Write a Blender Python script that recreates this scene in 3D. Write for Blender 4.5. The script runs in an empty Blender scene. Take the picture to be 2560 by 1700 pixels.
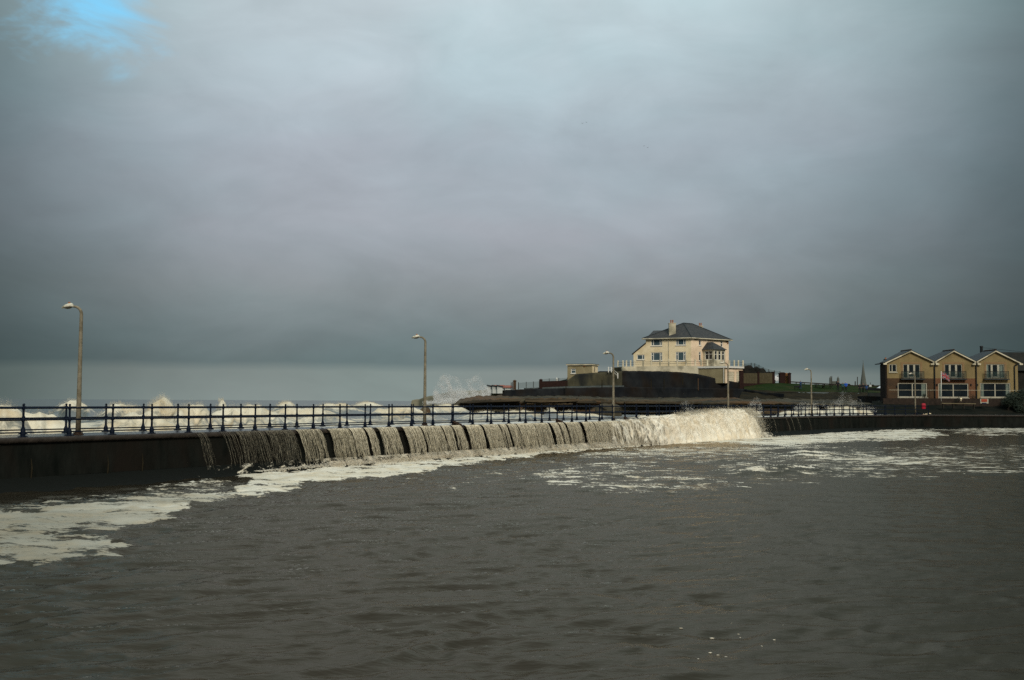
import bpy, bmesh, math, random
import numpy as np
from mathutils import Matrix, Vector
random.seed(7); rng = np.random.default_rng(11)
C = bpy.context.scene.collection
sc = bpy.context.scene

# ------------------------------------------------------------------ camera
FPX = 2560 * 38 / 36
PITCH = math.atan(153 / FPX); ROLL = math.radians(.3); CZ = 3.55
cam = bpy.data.cameras.new('camera'); cam.lens = 38; cam.sensor_width = 36
cam.clip_start = .2; cam.clip_end = 20000
camo = bpy.data.objects.new('camera', cam); C.objects.link(camo)
camo.matrix_world = Matrix.Translation((0, 0, CZ)) @ Matrix.Rotation(math.pi/2 + PITCH, 4, 'X') @ Matrix.Rotation(ROLL, 4, 'Z')
sc.camera = camo
sc.view_settings.view_transform = 'Standard'; sc.view_settings.look = 'None'
sc.view_settings.exposure = .8; sc.view_settings.gamma = 1
sc.cycles.use_denoising = False
sc.cycles.max_bounces = 6; sc.cycles.transparent_max_bounces = 12

def lin(r, g, b):
    f = lambda c: c/255/12.92 if c <= 10 else ((c/255+.055)/1.055)**2.4
    return (f(r), f(g), f(b), 1)
def ray(px, py):
    dx, dy = px-1280, py-850
    c, s = math.cos(ROLL), math.sin(ROLL)
    dx, dy = dx*c + dy*s, -dx*s + dy*c
    u = -dy/FPX
    cp, sp = math.cos(PITCH), math.sin(PITCH)
    return Vector((dx/FPX, cp - sp*u, sp + cp*u))
def P(px, py, Y):
    r = ray(px, py); return Vector((0, 0, CZ)) + r*(Y/r.y)
def onz(px, py, z):
    r = ray(px, py); return Vector((0, 0, CZ)) + r*((z-CZ)/r.z)
def project(V):
    x, y, z = V[..., 0], V[..., 1], V[..., 2]-CZ
    c, s = math.cos(PITCH), math.sin(PITCH)
    d = y*c+z*s; u = -y*s+z*c
    a = FPX*x/d; b = -FPX*u/d
    cr, sr = math.cos(ROLL), math.sin(ROLL)
    return 1280+a*cr-b*sr, 850+a*sr+b*cr

# ------------------------------------------------------------------ world: overcast sky with one blue gap, and soft sun
SUN_AZ, SUN_EL = math.radians(163), math.radians(38)      # azimuth clockwise from +Y
w = bpy.data.worlds.new('World'); sc.world = w; w.use_nodes = True
nt = w.node_tree; nt.nodes.clear()
def N(t, **k):
    n = nt.nodes.new(t)
    for a, b in k.items(): setattr(n, a, b)
    return n
L = lambda a, b: nt.links.new(a, b)
def M(op, a, b=None, clamp=False):
    n = N('ShaderNodeMath', operation=op, use_clamp=clamp)
    for i, v in enumerate((a, b)):
        if v is None: continue
        if hasattr(v, 'is_linked'): L(v, n.inputs[i])
        else: n.inputs[i].default_value = v
    return n.outputs[0]
tc = N('ShaderNodeTexCoord'); sep = N('ShaderNodeSeparateXYZ'); L(tc.outputs['Generated'], sep.inputs[0])
sx, sy, sz = sep.outputs
zc = M('MAXIMUM', sz, 0.0)
comb = N('ShaderNodeCombineXYZ'); L(sx, comb.inputs[0]); L(sy, comb.inputs[1]); L(M('MULTIPLY', zc, 2.3), comb.inputs[2])
def sky_noise(scale, detail, rough, dist=0, off=0):
    m = N('ShaderNodeMapping'); m.inputs['Location'].default_value = (off, off*.7, off*.3)
    L(comb.outputs[0], m.inputs[0])
    n = N('ShaderNodeTexNoise'); n.inputs['Scale'].default_value = scale; n.inputs['Detail'].default_value = detail
    n.inputs['Roughness'].default_value = rough; n.inputs['Distortion'].default_value = dist
    L(m.outputs[0], n.inputs[0]); return n.outputs[0]
big = sky_noise(2.6, 4, .5, .5, 3.1); mid = sky_noise(7.5, 5, .55, .6, 9.2)
# height, wobbled a little by cloud so that the layers are not ruled lines
zw = M('ADD', M('MULTIPLY', M('SUBTRACT', mid, .5), .010), zc)
zw = M('ADD', zw, M('MULTIPLY', M('SUBTRACT', big, .5), .014))
ramp = N('ShaderNodeValToRGB'); L(M('MULTIPLY', M('POWER', M('MAXIMUM', zw, 0), .5), 1.0), ramp.inputs[0])
stops = [(0, (136, 145, 142)), (.026, (130, 139, 136)), (.034, (106, 119, 120)), (.06, (114, 126, 128)), (.1, (136, 144, 147)), (.15, (152, 159, 166)),
         (.23, (168, 178, 187)), (.31, (184, 199, 206)), (.4, (198, 213, 218)), (1, (216, 225, 230))]
e = ramp.color_ramp.elements
while len(e) < len(stops): e.new(.5)
for el, (z, c) in zip(e, stops): el.position = math.sqrt(z); el.color = lin(*c)
# lens vignetting put into the sky: dimmer towards both sides
nrm = N('ShaderNodeCombineXYZ'); L(sx, nrm.inputs[0]); L(sy, nrm.inputs[1])
vn = N('ShaderNodeVectorMath', operation='NORMALIZE'); L(nrm.outputs[0], vn.inputs[0])
dt = N('ShaderNodeVectorMath', operation='DOT_PRODUCT'); L(vn.outputs[0], dt.inputs[0]); dt.inputs[1].default_value = (-.02, 1, 0)
vignette = N('ShaderNodeMapRange', interpolation_type='SMOOTHSTEP'); L(dt.outputs['Value'], vignette.inputs[0])
for i, v in enumerate((.87, 1.0, .30, 1.06)): vignette.inputs[i+1].default_value = v
hi = N('ShaderNodeMapRange', interpolation_type='SMOOTHSTEP'); L(sz, hi.inputs[0])
for i, v in enumerate((.3, .8, 0, 1)): hi.inputs[i+1].default_value = v
gm = M('ADD', M('MULTIPLY', vignette.outputs[0], M('SUBTRACT', 1.0, hi.outputs[0])), hi.outputs[0])
cl = M('ADD', M('MULTIPLY', M('SUBTRACT', big, .5), .45), 1.0)
cl = M('ADD', M('MULTIPLY', M('SUBTRACT', mid, .5), .34), cl)
cl = M('ADD', M('MULTIPLY', M('SUBTRACT', sky_noise(19, 5, .6, .4, 31), .5), .10), cl)
gm = M('MULTIPLY', gm, cl)
vm = N('ShaderNodeVectorMath', operation='SCALE'); L(ramp.outputs[0], vm.inputs[0]); L(gm, vm.inputs['Scale'])
# faint tint differences between cloud masses
tn = sky_noise(4.5, 3, .5, .3, 22)
tr = N('ShaderNodeValToRGB'); L(tn, tr.inputs[0])
tr.color_ramp.elements[0].position = .35; tr.color_ramp.elements[0].color = (.965, 1.015, 1.015, 1)
tr.color_ramp.elements[1].position = .65; tr.color_ramp.elements[1].color = (1.02, .995, 1.0, 1)
tm = N('ShaderNodeVectorMath', operation='MULTIPLY'); L(vm.outputs[0], tm.inputs[0]); L(tr.outputs[0], tm.inputs[1])
gt = N('ShaderNodeMix', data_type='RGBA'); L(M('MULTIPLY', M('SUBTRACT', vignette.outputs[0], .3), 1.3, True), gt.inputs['Factor']); gt.inputs['A'].default_value = (.86, 1.0, 1.0, 1); gt.inputs['B'].default_value = (1, 1, 1, 1)
tm2 = N('ShaderNodeVectorMath', operation='MULTIPLY'); L(tm.outputs[0], tm2.inputs[0]); L(gt.outputs['Result'], tm2.inputs[1]); tm = tm2
sky = N('ShaderNodeTexSky', sky_type='NISHITA', sun_disc=False, sun_elevation=SUN_EL, sun_rotation=SUN_AZ)
skm = N('ShaderNodeVectorMath', operation='MULTIPLY'); L(sky.outputs[0], skm.inputs[0]); skm.inputs[1].default_value = (.115, .215, .205)
# the gap in the cloud, where the clear sky shows
gapd = ray(215, -25).normalized()
dg = N('ShaderNodeVectorMath', operation='DISTANCE'); L(tc.outputs['Generated'], dg.inputs[0]); dg.inputs[1].default_value = gapd
gn = sky_noise(9, 5, .6, .6, 5)
gv = M('ADD', dg.outputs['Value'], M('MULTIPLY', M('SUBTRACT', gn, .5), .16))
gap = N('ShaderNodeMapRange', interpolation_type='SMOOTHSTEP'); L(gv, gap.inputs[0])
for i, v in enumerate((.0, .068, .9, 0)): gap.inputs[i+1].default_value = v
mx = N('ShaderNodeMix', data_type='RGBA'); L(gap.outputs[0], mx.inputs['Factor']); L(tm.outputs[0], mx.inputs['A']); L(skm.outputs[0], mx.inputs['B'])
bg = N('ShaderNodeBackground'); L(mx.outputs['Result'], bg.inputs[0]); bg.inputs[1].default_value = .575
out = N('ShaderNodeOutputWorld'); L(bg.outputs[0], out.inputs[0])

sl = bpy.data.lights.new('sun', 'SUN'); sl.energy = 1.5; sl.angle = math.radians(18); sl.color = (1, .9, .76)
so = bpy.data.objects.new('sun', sl); C.objects.link(so)
sd = Vector((math.sin(SUN_AZ)*math.cos(SUN_EL), math.cos(SUN_AZ)*math.cos(SUN_EL), math.sin(SUN_EL)))
so.rotation_euler = sd.to_track_quat('Z', 'Y').to_euler(); so.location = (40, -40, 60)

# ------------------------------------------------------------------ helpers
def hash2(ix, iy, s):
    h = (ix.astype(np.int64)*374761393 + iy.astype(np.int64)*668265263 + s*974634777) & 0x7fffffff
    h = ((h ^ (h >> 13))*1274126177) & 0x7fffffff
    return ((h ^ (h >> 16)) & 0xffff)/65535.0
def noise(x, y, s=0):
    ix, iy = np.floor(x), np.floor(y); fx, fy = x-ix, y-iy
    u, v = fx*fx*(3-2*fx), fy*fy*(3-2*fy)
    a, b = hash2(ix, iy, s), hash2(ix+1, iy, s); c, d = hash2(ix, iy+1, s), hash2(ix+1, iy+1, s)
    return (a*(1-u)+b*u)*(1-v) + (c*(1-u)+d*u)*v
def fbm(x, y, o=4, s=0, g=.5):
    t, a, n = 0, 1, 0
    for k in range(o):
        t = t+a*noise(x+k*17.3, y-k*9.1, s+k); n += a; a *= g; x, y = x*2.03, y*2.03
    return t/n
def sstep(a, b, x):
    t = np.clip((x-a)/(b-a), 0, 1); return t*t*(3-2*t)

def mat(name, c1, c2=None, rough=.7, scale=4., detail=6, bump=.0, bscale=None, stretch=(1, 1, 1), spec=.12, lo=.35, hi=.65, metal=0., c3=None, s3=.5):
    m = bpy.data.materials.new(name); m.use_nodes = True
    t = m.node_tree; b = t.nodes['Principled BSDF']
    b.inputs['Roughness'].default_value = rough; b.inputs['Specular IOR Level'].default_value = spec; b.inputs['Metallic'].default_value = metal
    c2 = c2 or tuple(x*.8 for x in c1)
    geo = t.nodes.new('ShaderNodeNewGeometry'); mp = t.nodes.new('ShaderNodeMapping'); mp.inputs['Scale'].default_value = stretch
    t.links.new(geo.outputs['Position'], mp.inputs[0])
    n = t.nodes.new('ShaderNodeTexNoise'); n.inputs['Scale'].default_value = scale; n.inputs['Detail'].default_value = detail; n.inputs['Roughness'].default_value = .6
    t.links.new(mp.outputs[0], n.inputs[0])
    r = t.nodes.new('ShaderNodeValToRGB'); r.color_ramp.elements[0].position = lo; r.color_ramp.elements[1].position = hi
    r.color_ramp.elements[0].color = (*c1[:3], 1); r.color_ramp.elements[1].color = (*c2[:3], 1)
    t.links.new(n.outputs[0], r.inputs[0]); col = r.outputs[0]
    if c3:
        n3 = t.nodes.new('ShaderNodeTexNoise'); n3.inputs['Scale'].default_value = s3; n3.inputs['Detail'].default_value = 4
        t.links.new(mp.outputs[0], n3.inputs[0])
        r3 = t.nodes.new('ShaderNodeMapRange'); r3.inputs[1].default_value = .48; r3.inputs[2].default_value = .68; t.links.new(n3.outputs[0], r3.inputs[0])
        x = t.nodes.new('ShaderNodeMix'); x.data_type = 'RGBA'; t.links.new(r3.outputs[0], x.inputs['Factor']); t.links.new(col, x.inputs['A']); x.inputs['B'].default_value = (*c3[:3], 1)
        col = x.outputs['Result']
    t.links.new(col, b.inputs['Base Color'])
    if bump:
        n2 = t.nodes.new('ShaderNodeTexNoise'); n2.inputs['Scale'].default_value = bscale or scale*3; n2.inputs['Detail'].default_value = 6
        t.links.new(mp.outputs[0], n2.inputs[0])
        bp = t.nodes.new('ShaderNodeBump'); bp.inputs['Strength'].default_value = bump; bp.inputs['Distance'].default_value = .1
        t.links.new(n2.outputs[0], bp.inputs['Height']); t.links.new(bp.outputs[0], b.inputs['Normal'])
    return m

class MB:
    def __init__(s): s.v = []; s.f = []; s.mi = []; s.cur = 0
    def add(s, vs, fs):
        o = len(s.v); s.v += [tuple(v) for v in vs]; s.f += [tuple(i+o for i in f) for f in fs]; s.mi += [s.cur]*len(fs); return s
    def hexa(s, q):                                    # 8 points: bottom ring 0-3, top ring 4-7
        return s.add(q, [(3, 2, 1, 0), (4, 5, 6, 7), (0, 1, 5, 4), (1, 2, 6, 5), (2, 3, 7, 6), (3, 0, 4, 7)])
    def box(s, x0, x1, y0, y1, z0, z1):
        return s.hexa([(x0, y0, z0), (x1, y0, z0), (x1, y1, z0), (x0, y1, z0), (x0, y0, z1), (x1, y0, z1), (x1, y1, z1), (x0, y1, z1)])
    def obox(s, p, ux, uy, a0, a1, b0, b1, z0, z1):      # box in a rotated frame
        f = lambda a, b, z: (p[0]+ux[0]*a+uy[0]*b, p[1]+ux[1]*a+uy[1]*b, z)
        return s.hexa([f(a0, b0, z0), f(a1, b0, z0), f(a1, b1, z0), f(a0, b1, z0), f(a0, b0, z1), f(a1, b0, z1), f(a1, b1, z1), f(a0, b1, z1)])
    def tube(s, pts, rad, n=8, cap=True):
        pts = [Vector(p) for p in pts]; rr = rad if hasattr(rad, '__len__') else [rad]*len(pts)
        o = len(s.v); prev = None
        for i, p in enumerate(pts):
            d = (pts[min(i+1, len(pts)-1)] - pts[max(i-1, 0)]).normalized()
            a = prev if prev is not None else (Vector((0, 0, 1)) if abs(d.z) < .9 else Vector((1, 0, 0)))
            a = (a - d*a.dot(d)).normalized(); prev = a; b = d.cross(a)
            for k in range(n):
                t = 2*math.pi*k/n; s.v.append(tuple(p + (a*math.cos(t)+b*math.sin(t))*rr[i]))
        for i in range(len(pts)-1):
            for k in range(n):
                k2 = (k+1) % n
                s.f.append((o+i*n+k, o+i*n+k2, o+(i+1)*n+k2, o+(i+1)*n+k)); s.mi.append(s.cur)
        if cap:
            s.f.append(tuple(o+k for k in range(n))[::-1]); s.f.append(tuple(o+(len(pts)-1)*n+k for k in range(n))); s.mi += [s.cur]*2
        return s
    def lathe(s, c, prof, n=12):
        o = len(s.v); c = Vector(c)
        for r, z in prof:
            for k in range(n):
                t = 2*math.pi*k/n; s.v.append((c.x+r*math.cos(t), c.y+r*math.sin(t), c.z+z))
        for i in range(len(prof)-1):
            for k in range(n):
                k2 = (k+1) % n
                s.f.append((o+i*n+k, o+i*n+k2, o+(i+1)*n+k2, o+(i+1)*n+k)); s.mi.append(s.cur)
        s.f.append(tuple(o+k for k in range(n))[::-1]); s.f.append(tuple(o+(len(prof)-1)*n+k for k in range(n))); s.mi += [s.cur]*2
        return s
    def blob(s, c, r, sc_=(1, 1, 1), n=8, m=6, jit=0):
        o = len(s.v); c = Vector(c)
        for i in range(m+1):
            ph = math.pi*i/m
            for k in range(n):
                t = 2*math.pi*k/n; j = 1+random.uniform(-jit, jit)
                s.v.append((c.x+r*sc_[0]*math.sin(ph)*math.cos(t)*j, c.y+r*sc_[1]*math.sin(ph)*math.sin(t)*j, c.z+r*sc_[2]*math.cos(ph)*j))
        for i in range(m):
            for k in range(n):
                k2 = (k+1) % n; s.f.append((o+i*n+k, o+(i+1)*n+k, o+(i+1)*n+k2, o+i*n+k2)); s.mi.append(s.cur)
        return s
    def build(s, name, m, parent=None, smooth=False):
        me = bpy.data.meshes.new(name)
        off = Vector(parent['_base']) if parent is not None and '_base' in parent else Vector((0, 0, 0))
        me.from_pydata([(v[0]-off.x, v[1]-off.y, v[2]-off.z) for v in s.v], [], s.f)
        for x in (m if isinstance(m, (list, tuple)) else [m]): me.materials.append(x)
        if any(s.mi): me.polygons.foreach_set('material_index', s.mi)
        if smooth: me.polygons.foreach_set('use_smooth', [True]*len(me.polygons))
        me.update()
        o = bpy.data.objects.new(name, me); C.objects.link(o)
        if parent is not None:
            o.parent = parent; o['_base'] = list(off)
        return o
def npmesh(name, V, Fq, m, smooth=True, attrs=None):
    me = bpy.data.meshes.new(name)
    V = np.asarray(V, np.float32).reshape(-1, 3); Fq = np.asarray(Fq, np.int32); k = Fq.shape[1]
    me.vertices.add(len(V)); me.vertices.foreach_set('co', V.ravel())
    me.loops.add(Fq.size); me.loops.foreach_set('vertex_index', Fq.ravel())
    me.polygons.add(len(Fq)); me.polygons.foreach_set('loop_start', np.arange(0, Fq.size, k, dtype=np.int32))
    if smooth: me.polygons.foreach_set('use_smooth', np.ones(len(Fq), bool))
    for a, d in (attrs or {}).items():
        at = me.attributes.new(a, 'FLOAT', 'POINT'); at.data.foreach_set('value', np.asarray(d, np.float32).ravel())
    me.materials.append(m); me.update(calc_edges=True); me.validate()
    o = bpy.data.objects.new(name, me); C.objects.link(o); return o
def gridfaces(nr, nc):
    i = np.arange(nr*nc).reshape(nr, nc)
    return np.stack([i[:-1, :-1], i[:-1, 1:], i[1:, 1:], i[1:, :-1]], -1).reshape(-1, 4)
def tag(o, label, cat, group=None):
    o['label'] = label; o['category'] = cat
    if group: o['group'] = group
    return o
def thing(name, loc, label, cat, group=None):
    o = bpy.data.objects.new(name, None); C.objects.link(o); o.location = loc; o['_base'] = list(loc); o.empty_display_size = .3
    return tag(o, label, cat, group)
def kind(o, k, label=None):
    o['kind'] = k
    if label: o['label'] = label
    return o

# ------------------------------------------------------------------ materials
def foam_mat(name, water, foam, brown, wrough, fscale, fstretch, bump_w, bscale, rip=(1, 1, 1), bfac=.5, hard=.16, spec=.5, namp=1.5, aged_vignette=None, silt=None):
    m = bpy.data.materials.new(name); m.use_nodes = True; t = m.node_tree; t.nodes.clear()
    n_ = lambda k: t.nodes.new(k); l_ = lambda a, b: t.links.new(a, b)
    geo = n_('ShaderNodeNewGeometry'); at = n_('ShaderNodeAttribute'); at.attribute_name = 'foam'
    def nz(scale, st, detail=7, rough=.62, dist=0.):
        mp = n_('ShaderNodeMapping'); mp.inputs['Scale'].default_value = st; mp.inputs['Rotation'].default_value = (0, 0, .35)
        l_(geo.outputs['Position'], mp.inputs[0])
        x = n_('ShaderNodeTexNoise'); x.inputs['Scale'].default_value = scale; x.inputs['Detail'].default_value = detail
        x.inputs['Roughness'].default_value = rough; x.inputs['Distortion'].default_value = dist
        l_(mp.outputs[0], x.inputs[0]); return x.outputs[0]
    def ma(op, a, b, cl=False):
        x = n_('ShaderNodeMath'); x.operation = op; x.use_clamp = cl
        for i, v in enumerate((a, b)):
            if hasattr(v, 'is_linked'): l_(v, x.inputs[i])
            else: x.inputs[i].default_value = v
        return x.outputs[0]
    n1 = nz(fscale, fstretch, 8, .65, .7); n2 = nz(fscale*5, fstretch, 4, .6)
    nn = ma('ADD', ma('MULTIPLY', ma('SUBTRACT', n1, .5), namp), ma('MULTIPLY', ma('SUBTRACT', n2, .5), .5))
    f = ma('ADD', at.outputs['Fac'], nn)
    mr = n_('ShaderNodeMapRange'); mr.interpolation_type = 'SMOOTHSTEP'; l_(f, mr.inputs[0]); mr.inputs[1].default_value = .5-hard/2; mr.inputs[2].default_value = .5+hard
    gate = n_('ShaderNodeMapRange'); l_(at.outputs['Fac'], gate.inputs[0]); gate.inputs[1].default_value = .01; gate.inputs[2].default_value = .12
    fac = ma('MULTIPLY', mr.outputs[0], gate.outputs[0])
    # water
    wb = n_('ShaderNodeBsdfPrincipled'); wb.inputs['Base Color'].default_value = (*water, 1); wb.inputs['Roughness'].default_value = wrough; wb.inputs['IOR'].default_value = 1.33; wb.inputs['Specular IOR Level'].default_value = spec; wb.inputs['Specular Tint'].default_value = (1, .89, .74, 1)
    b1 = nz(bscale, rip, 5, .6); bp = n_('ShaderNodeBump'); bp.inputs['Strength'].default_value = bump_w; bp.inputs['Distance'].default_value = .05
    l_(b1, bp.inputs['Height']); l_(bp.outputs[0], wb.inputs['Normal'])
    if silt:
        df = n_('ShaderNodeBsdfDiffuse'); df.inputs[0].default_value = (*water, 1); gl = n_('ShaderNodeBsdfGlossy'); gl.inputs[0].default_value = (*silt, 1); gl.inputs['Roughness'].default_value = wrough
        fn = n_('ShaderNodeFresnel'); fn.inputs[0].default_value = 1.33; mw = n_('ShaderNodeMixShader')
        for x in (df, gl, fn): l_(bp.outputs[0], x.inputs['Normal'])
        l_(fn.outputs[0], mw.inputs[0]); l_(df.outputs[0], mw.inputs[1]); l_(gl.outputs[0], mw.inputs[2]); wb = mw
    # foam
    fb = n_('ShaderNodeBsdfPrincipled'); fb.inputs['Roughness'].default_value = .85; fb.inputs['Specular IOR Level'].default_value = .2
    bn = nz(fscale*.55, (1, 1, 1), 6, .62, .5); bm = n_('ShaderNodeMapRange'); l_(bn, bm.inputs[0]); bm.inputs[1].default_value = .42; bm.inputs[2].default_value = .72; bm.inputs[4].default_value = bfac
    mx_ = n_('ShaderNodeMix'); mx_.data_type = 'RGBA'; l_(bm.outputs[0], mx_.inputs['Factor']); mx_.inputs['A'].default_value = (*foam, 1); mx_.inputs['B'].default_value = (*brown, 1)
    fc = mx_.outputs['Result']
    if aged_vignette:                                     # thin dirty foam, also darkened to paint in lens vignetting at the sides
        a2 = n_('ShaderNodeAttribute'); a2.attribute_name = 'fresh_vignette'
        m3 = n_('ShaderNodeMix'); m3.data_type = 'RGBA'; l_(bm.outputs[0], m3.inputs['Factor']); m3.inputs['A'].default_value = (*aged_vignette[0], 1); m3.inputs['B'].default_value = (*aged_vignette[1], 1)
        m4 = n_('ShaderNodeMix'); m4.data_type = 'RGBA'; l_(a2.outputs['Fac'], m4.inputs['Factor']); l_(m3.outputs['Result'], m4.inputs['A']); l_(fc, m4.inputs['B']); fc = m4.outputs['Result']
    l_(fc, fb.inputs['Base Color'])
    b2 = n_('ShaderNodeBump'); b2.inputs['Strength'].default_value = .6; b2.inputs['Distance'].default_value = .12; l_(n1, b2.inputs['Height']); l_(b2.outputs[0], fb.inputs['Normal'])
    ms = n_('ShaderNodeMixShader'); l_(fac, ms.inputs[0]); l_(wb.outputs[0], ms.inputs[1]); l_(fb.outputs[0], ms.inputs[2])
    o = n_('ShaderNodeOutputMaterial'); l_(ms.outputs[0], o.inputs[0]); return m
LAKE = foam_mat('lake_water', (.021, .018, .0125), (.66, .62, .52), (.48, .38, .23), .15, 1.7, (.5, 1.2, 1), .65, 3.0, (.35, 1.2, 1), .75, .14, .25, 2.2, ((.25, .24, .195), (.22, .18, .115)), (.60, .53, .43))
SEA = foam_mat('sea_water', (.075, .082, .072), (.66, .60, .47), (.42, .29, .13), .3, .5, (.8, 1.1, 1.6), .5, 1.2, (.5, 1, 1), .85, .3)
SPRAY = mat('spray_foam', (.84, .80, .70), (.74, .66, .52), .8, .35, 4, spec=.1)
_t = SPRAY.node_tree; _b = _t.nodes['Principled BSDF']; _tl = _t.nodes.new('ShaderNodeBsdfTranslucent'); _mx = _t.nodes.new('ShaderNodeMixShader'); _mx.inputs[0].default_value = .45
_t.links.new(_b.inputs['Base Color'].links[0].from_socket, _tl.inputs[0]); _t.links.new(_b.outputs[0], _mx.inputs[1]); _t.links.new(_tl.outputs[0], _mx.inputs[2]); _t.links.new(_mx.outputs[0], _t.nodes['Material Output'].inputs[0])
STRAND = mat('falling_water', (.26, .235, .165), (.52, .47, .35), .4, 9, 3, spec=.3, lo=.42, hi=.58)
STRANDD = mat('faint_falling_water', (.10, .092, .068), (.27, .245, .18), .4, 9, 3, spec=.3, lo=.42, hi=.58)
STRANDB = mat('bright_falling_water', (.40, .36, .26), (.66, .60, .46), .4, 9, 3, spec=.3, lo=.42, hi=.58)
def clear_mat(name, *a, **k):                    # as foam_mat, but clear where there is no foam
    m = foam_mat(name, *a, **k); t = m.node_tree
    mix = [n for n in t.nodes if n.type == 'MIX_SHADER'][0]; tr = t.nodes.new('ShaderNodeBsdfTransparent'); t.links.new(tr.outputs[0], mix.inputs[1]); return m
SHEET = clear_mat('water_sheet', (.1, .1, .1), (.46, .42, .32), (.34, .29, .19), .4, 3.2, (2.2, 2.2, .28), .4, 4, (1, 1, 1), .6, .5, .3, 2.0)
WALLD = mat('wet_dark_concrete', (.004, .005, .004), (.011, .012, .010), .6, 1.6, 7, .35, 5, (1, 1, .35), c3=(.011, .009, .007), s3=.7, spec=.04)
COPING = mat('wet_stone_coping', (.024, .020, .017), (.045, .036, .03), .38, 2.5, 6, .3)
RAILP = mat('dark_blue_paint', (.004, .007, .015), (.007, .011, .021), .5, 9, 5, .1, spec=.05)
LAMPC = mat('weathered_grey_paint', (.15, .13, .09), (.23, .20, .145), .6, 5, 6, .1, c3=(.12, .10, .065), s3=3)
LAMPH = mat('pale_lantern_shell', (.50, .47, .38), (.62, .58, .48), .5, 9, 5, c3=(.10, .10, .07), s3=7)
LENS = mat('dirty_lens', (.10, .10, .08), (.16, .15, .12), .25, 12)
RUST = mat('rusty_iron', (.026, .017, .012), (.05, .030, .021), .8, 12, 6, .4)
GLASS = mat('window_glass', (.006, .009, .012), (.012, .017, .02), .08, .8, 3, spec=.45)
GLASSB = mat('blue_window_glass', (.045, .075, .09), (.065, .10, .115), .12, .6, 3, spec=.45)
CURTAIN = mat('net_curtain', (.10, .13, .11), (.16, .19, .16), .8, 6)
WHITE = mat('white_frame', (.62, .60, .54), (.70, .68, .62), .5, 8)
OFFW = mat('off_white_frame', (.33, .31, .245), (.40, .38, .30), .6, 6)  # off-white, duller than the plain white frames
CREAM = mat('cream_render', (.74, .615, .40), (.82, .69, .465), .85, 1.2, 8, .25, 9, c3=(.63, .51, .31), s3=.35)
PINKC = mat('pinkish_lit_render', (.74, .57, .40), (.82, .65, .47), .85, 1.2, 8, .25, 9, c3=(.60, .46, .32), s3=.35)  # pinkish garage front; on the cream house it paints in warmer light
TERR = mat('pale_terrace_render', (.60, .54, .40), (.47, .42, .30), .85, 1.0, 8, .3, 6, c3=(.27, .25, .18), s3=.5)
OLIVE = mat('olive_render', (.24, .20, .115), (.30, .255, .15), .85, 1.0, 8, .2, 8, c3=(.21, .175, .10), s3=.4)  # dull olive tone, much darker than the cream render
SLATE = mat('roof_slate', (.030, .032, .034), (.055, .054, .052), .6, 2.2, 8, .35, 7)
SLATEB = mat('dark_slate', (.020, .026, .030), (.034, .040, .043), .6, 2.2, 8, .3, 7)
POT = mat('terracotta', (.26, .10, .05), (.34, .15, .08), .8, 5)
SAND = mat('sand_render', (.205, .155, .072), (.245, .186, .092), .9, 1.4, 8, .25, 10, c3=(.165, .127, .06), s3=.5)
BRICK = mat('brown_brick', (.055, .034, .020), (.088, .053, .030), .9, 5, 6, .4, 12, (1, 1, 2.5), c3=(.045, .032, .022), s3=.4)
BRICKR = mat('red_brick', (.12, .058, .031), (.16, .08, .044), .9, 5, 6, .4, 12, (1, 1, 2.5))
MAROON = mat('maroon_brick', (.018, .009, .008), (.030, .015, .012), .9, 4, 6, .4, 10)
ORANGEB = mat('orange_lit_brick', (.26, .13, .05), (.16, .075, .035), .9, 5, 6, .4, 10)  # gate pillar's lit brick put into the colour; also the orange alarm boxes
PIPE = mat('black_pipe', (.012, .014, .015), (.02, .022, .022), .5)
ROCK = mat('strata_rock', (.020, .021, .018), (.075, .064, .042), .8, .5, 9, .8, 1.4, (.35, .35, 3.6), c3=(.10, .058, .030), s3=.22, spec=.05)
STONE = mat('wet_stone_wall', (.008, .0095, .012), (.019, .021, .022), .75, .55, 9, .7, 2.4, (1, 1, .5), c3=(.016, .012, .009), s3=.3, spec=.06)
STONEL = mat('mossy_stone_wall', (.016, .019, .017), (.070, .064, .038), .8, .5, 9, .6, 2.5, (1, 1, .4), c3=(.012, .014, .014), s3=.35)
PATH = mat('wet_path', (.028, .036, .035), (.055, .066, .064), .5, 1)
FARHAZE = mat('far_cliff_haze', (.17, .16, .115), (.20, .19, .135), .9, .2)  # pale colour carries the spray haze over the far headland
GRASS = mat('winter_grass', (.009, .020, .006), (.019, .030, .009), .95, .8, 8, .6, 3, c3=(.034, .032, .014), s3=.25, spec=.02)
BANK = mat('brown_bank', (.012, .012, .009), (.026, .021, .012), .95, .6, 8, .6, 2, spec=.03)
SOIL = mat('dark_garden_ground', (.006, .008, .007), (.013, .013, .010), .95, .7, 8, .6, 2, spec=.03)
HEDGE = mat('dark_hedge', (.010, .012, .010), (.022, .02, .017), .9, 1.5, 8, .9, 3)
WOOD = mat('dark_timber', (.022, .020, .016), (.035, .03, .024), .8, 3)
PANEL = mat('olive_panel', (.060, .050, .028), (.085, .072, .042), .85, 2, 6, .2)
CARW = mat('white_car_paint', (.55, .56, .57), (.62, .63, .64), .25, 2)
TYRE = mat('tyre_rubber', (.012, .012, .012), (.02, .02, .02), .8)
RED = mat('red_paint', (.28, .008, .022), (.34, .014, .032), .4, 4)
SIGNR = mat('red_sign_face', (.26, .045, .025), (.34, .07, .035), .5, 9, stretch=(1, 1, 6))
NAVY = mat('dark_blue_sign', (.012, .018, .05), None, .5)
SKIN = mat('skin', (.35, .2, .14), None, .6)
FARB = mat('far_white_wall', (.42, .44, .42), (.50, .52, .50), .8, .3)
FARR = mat('far_red_roof', (.20, .07, .05), (.26, .10, .07), .8, .3)
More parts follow.
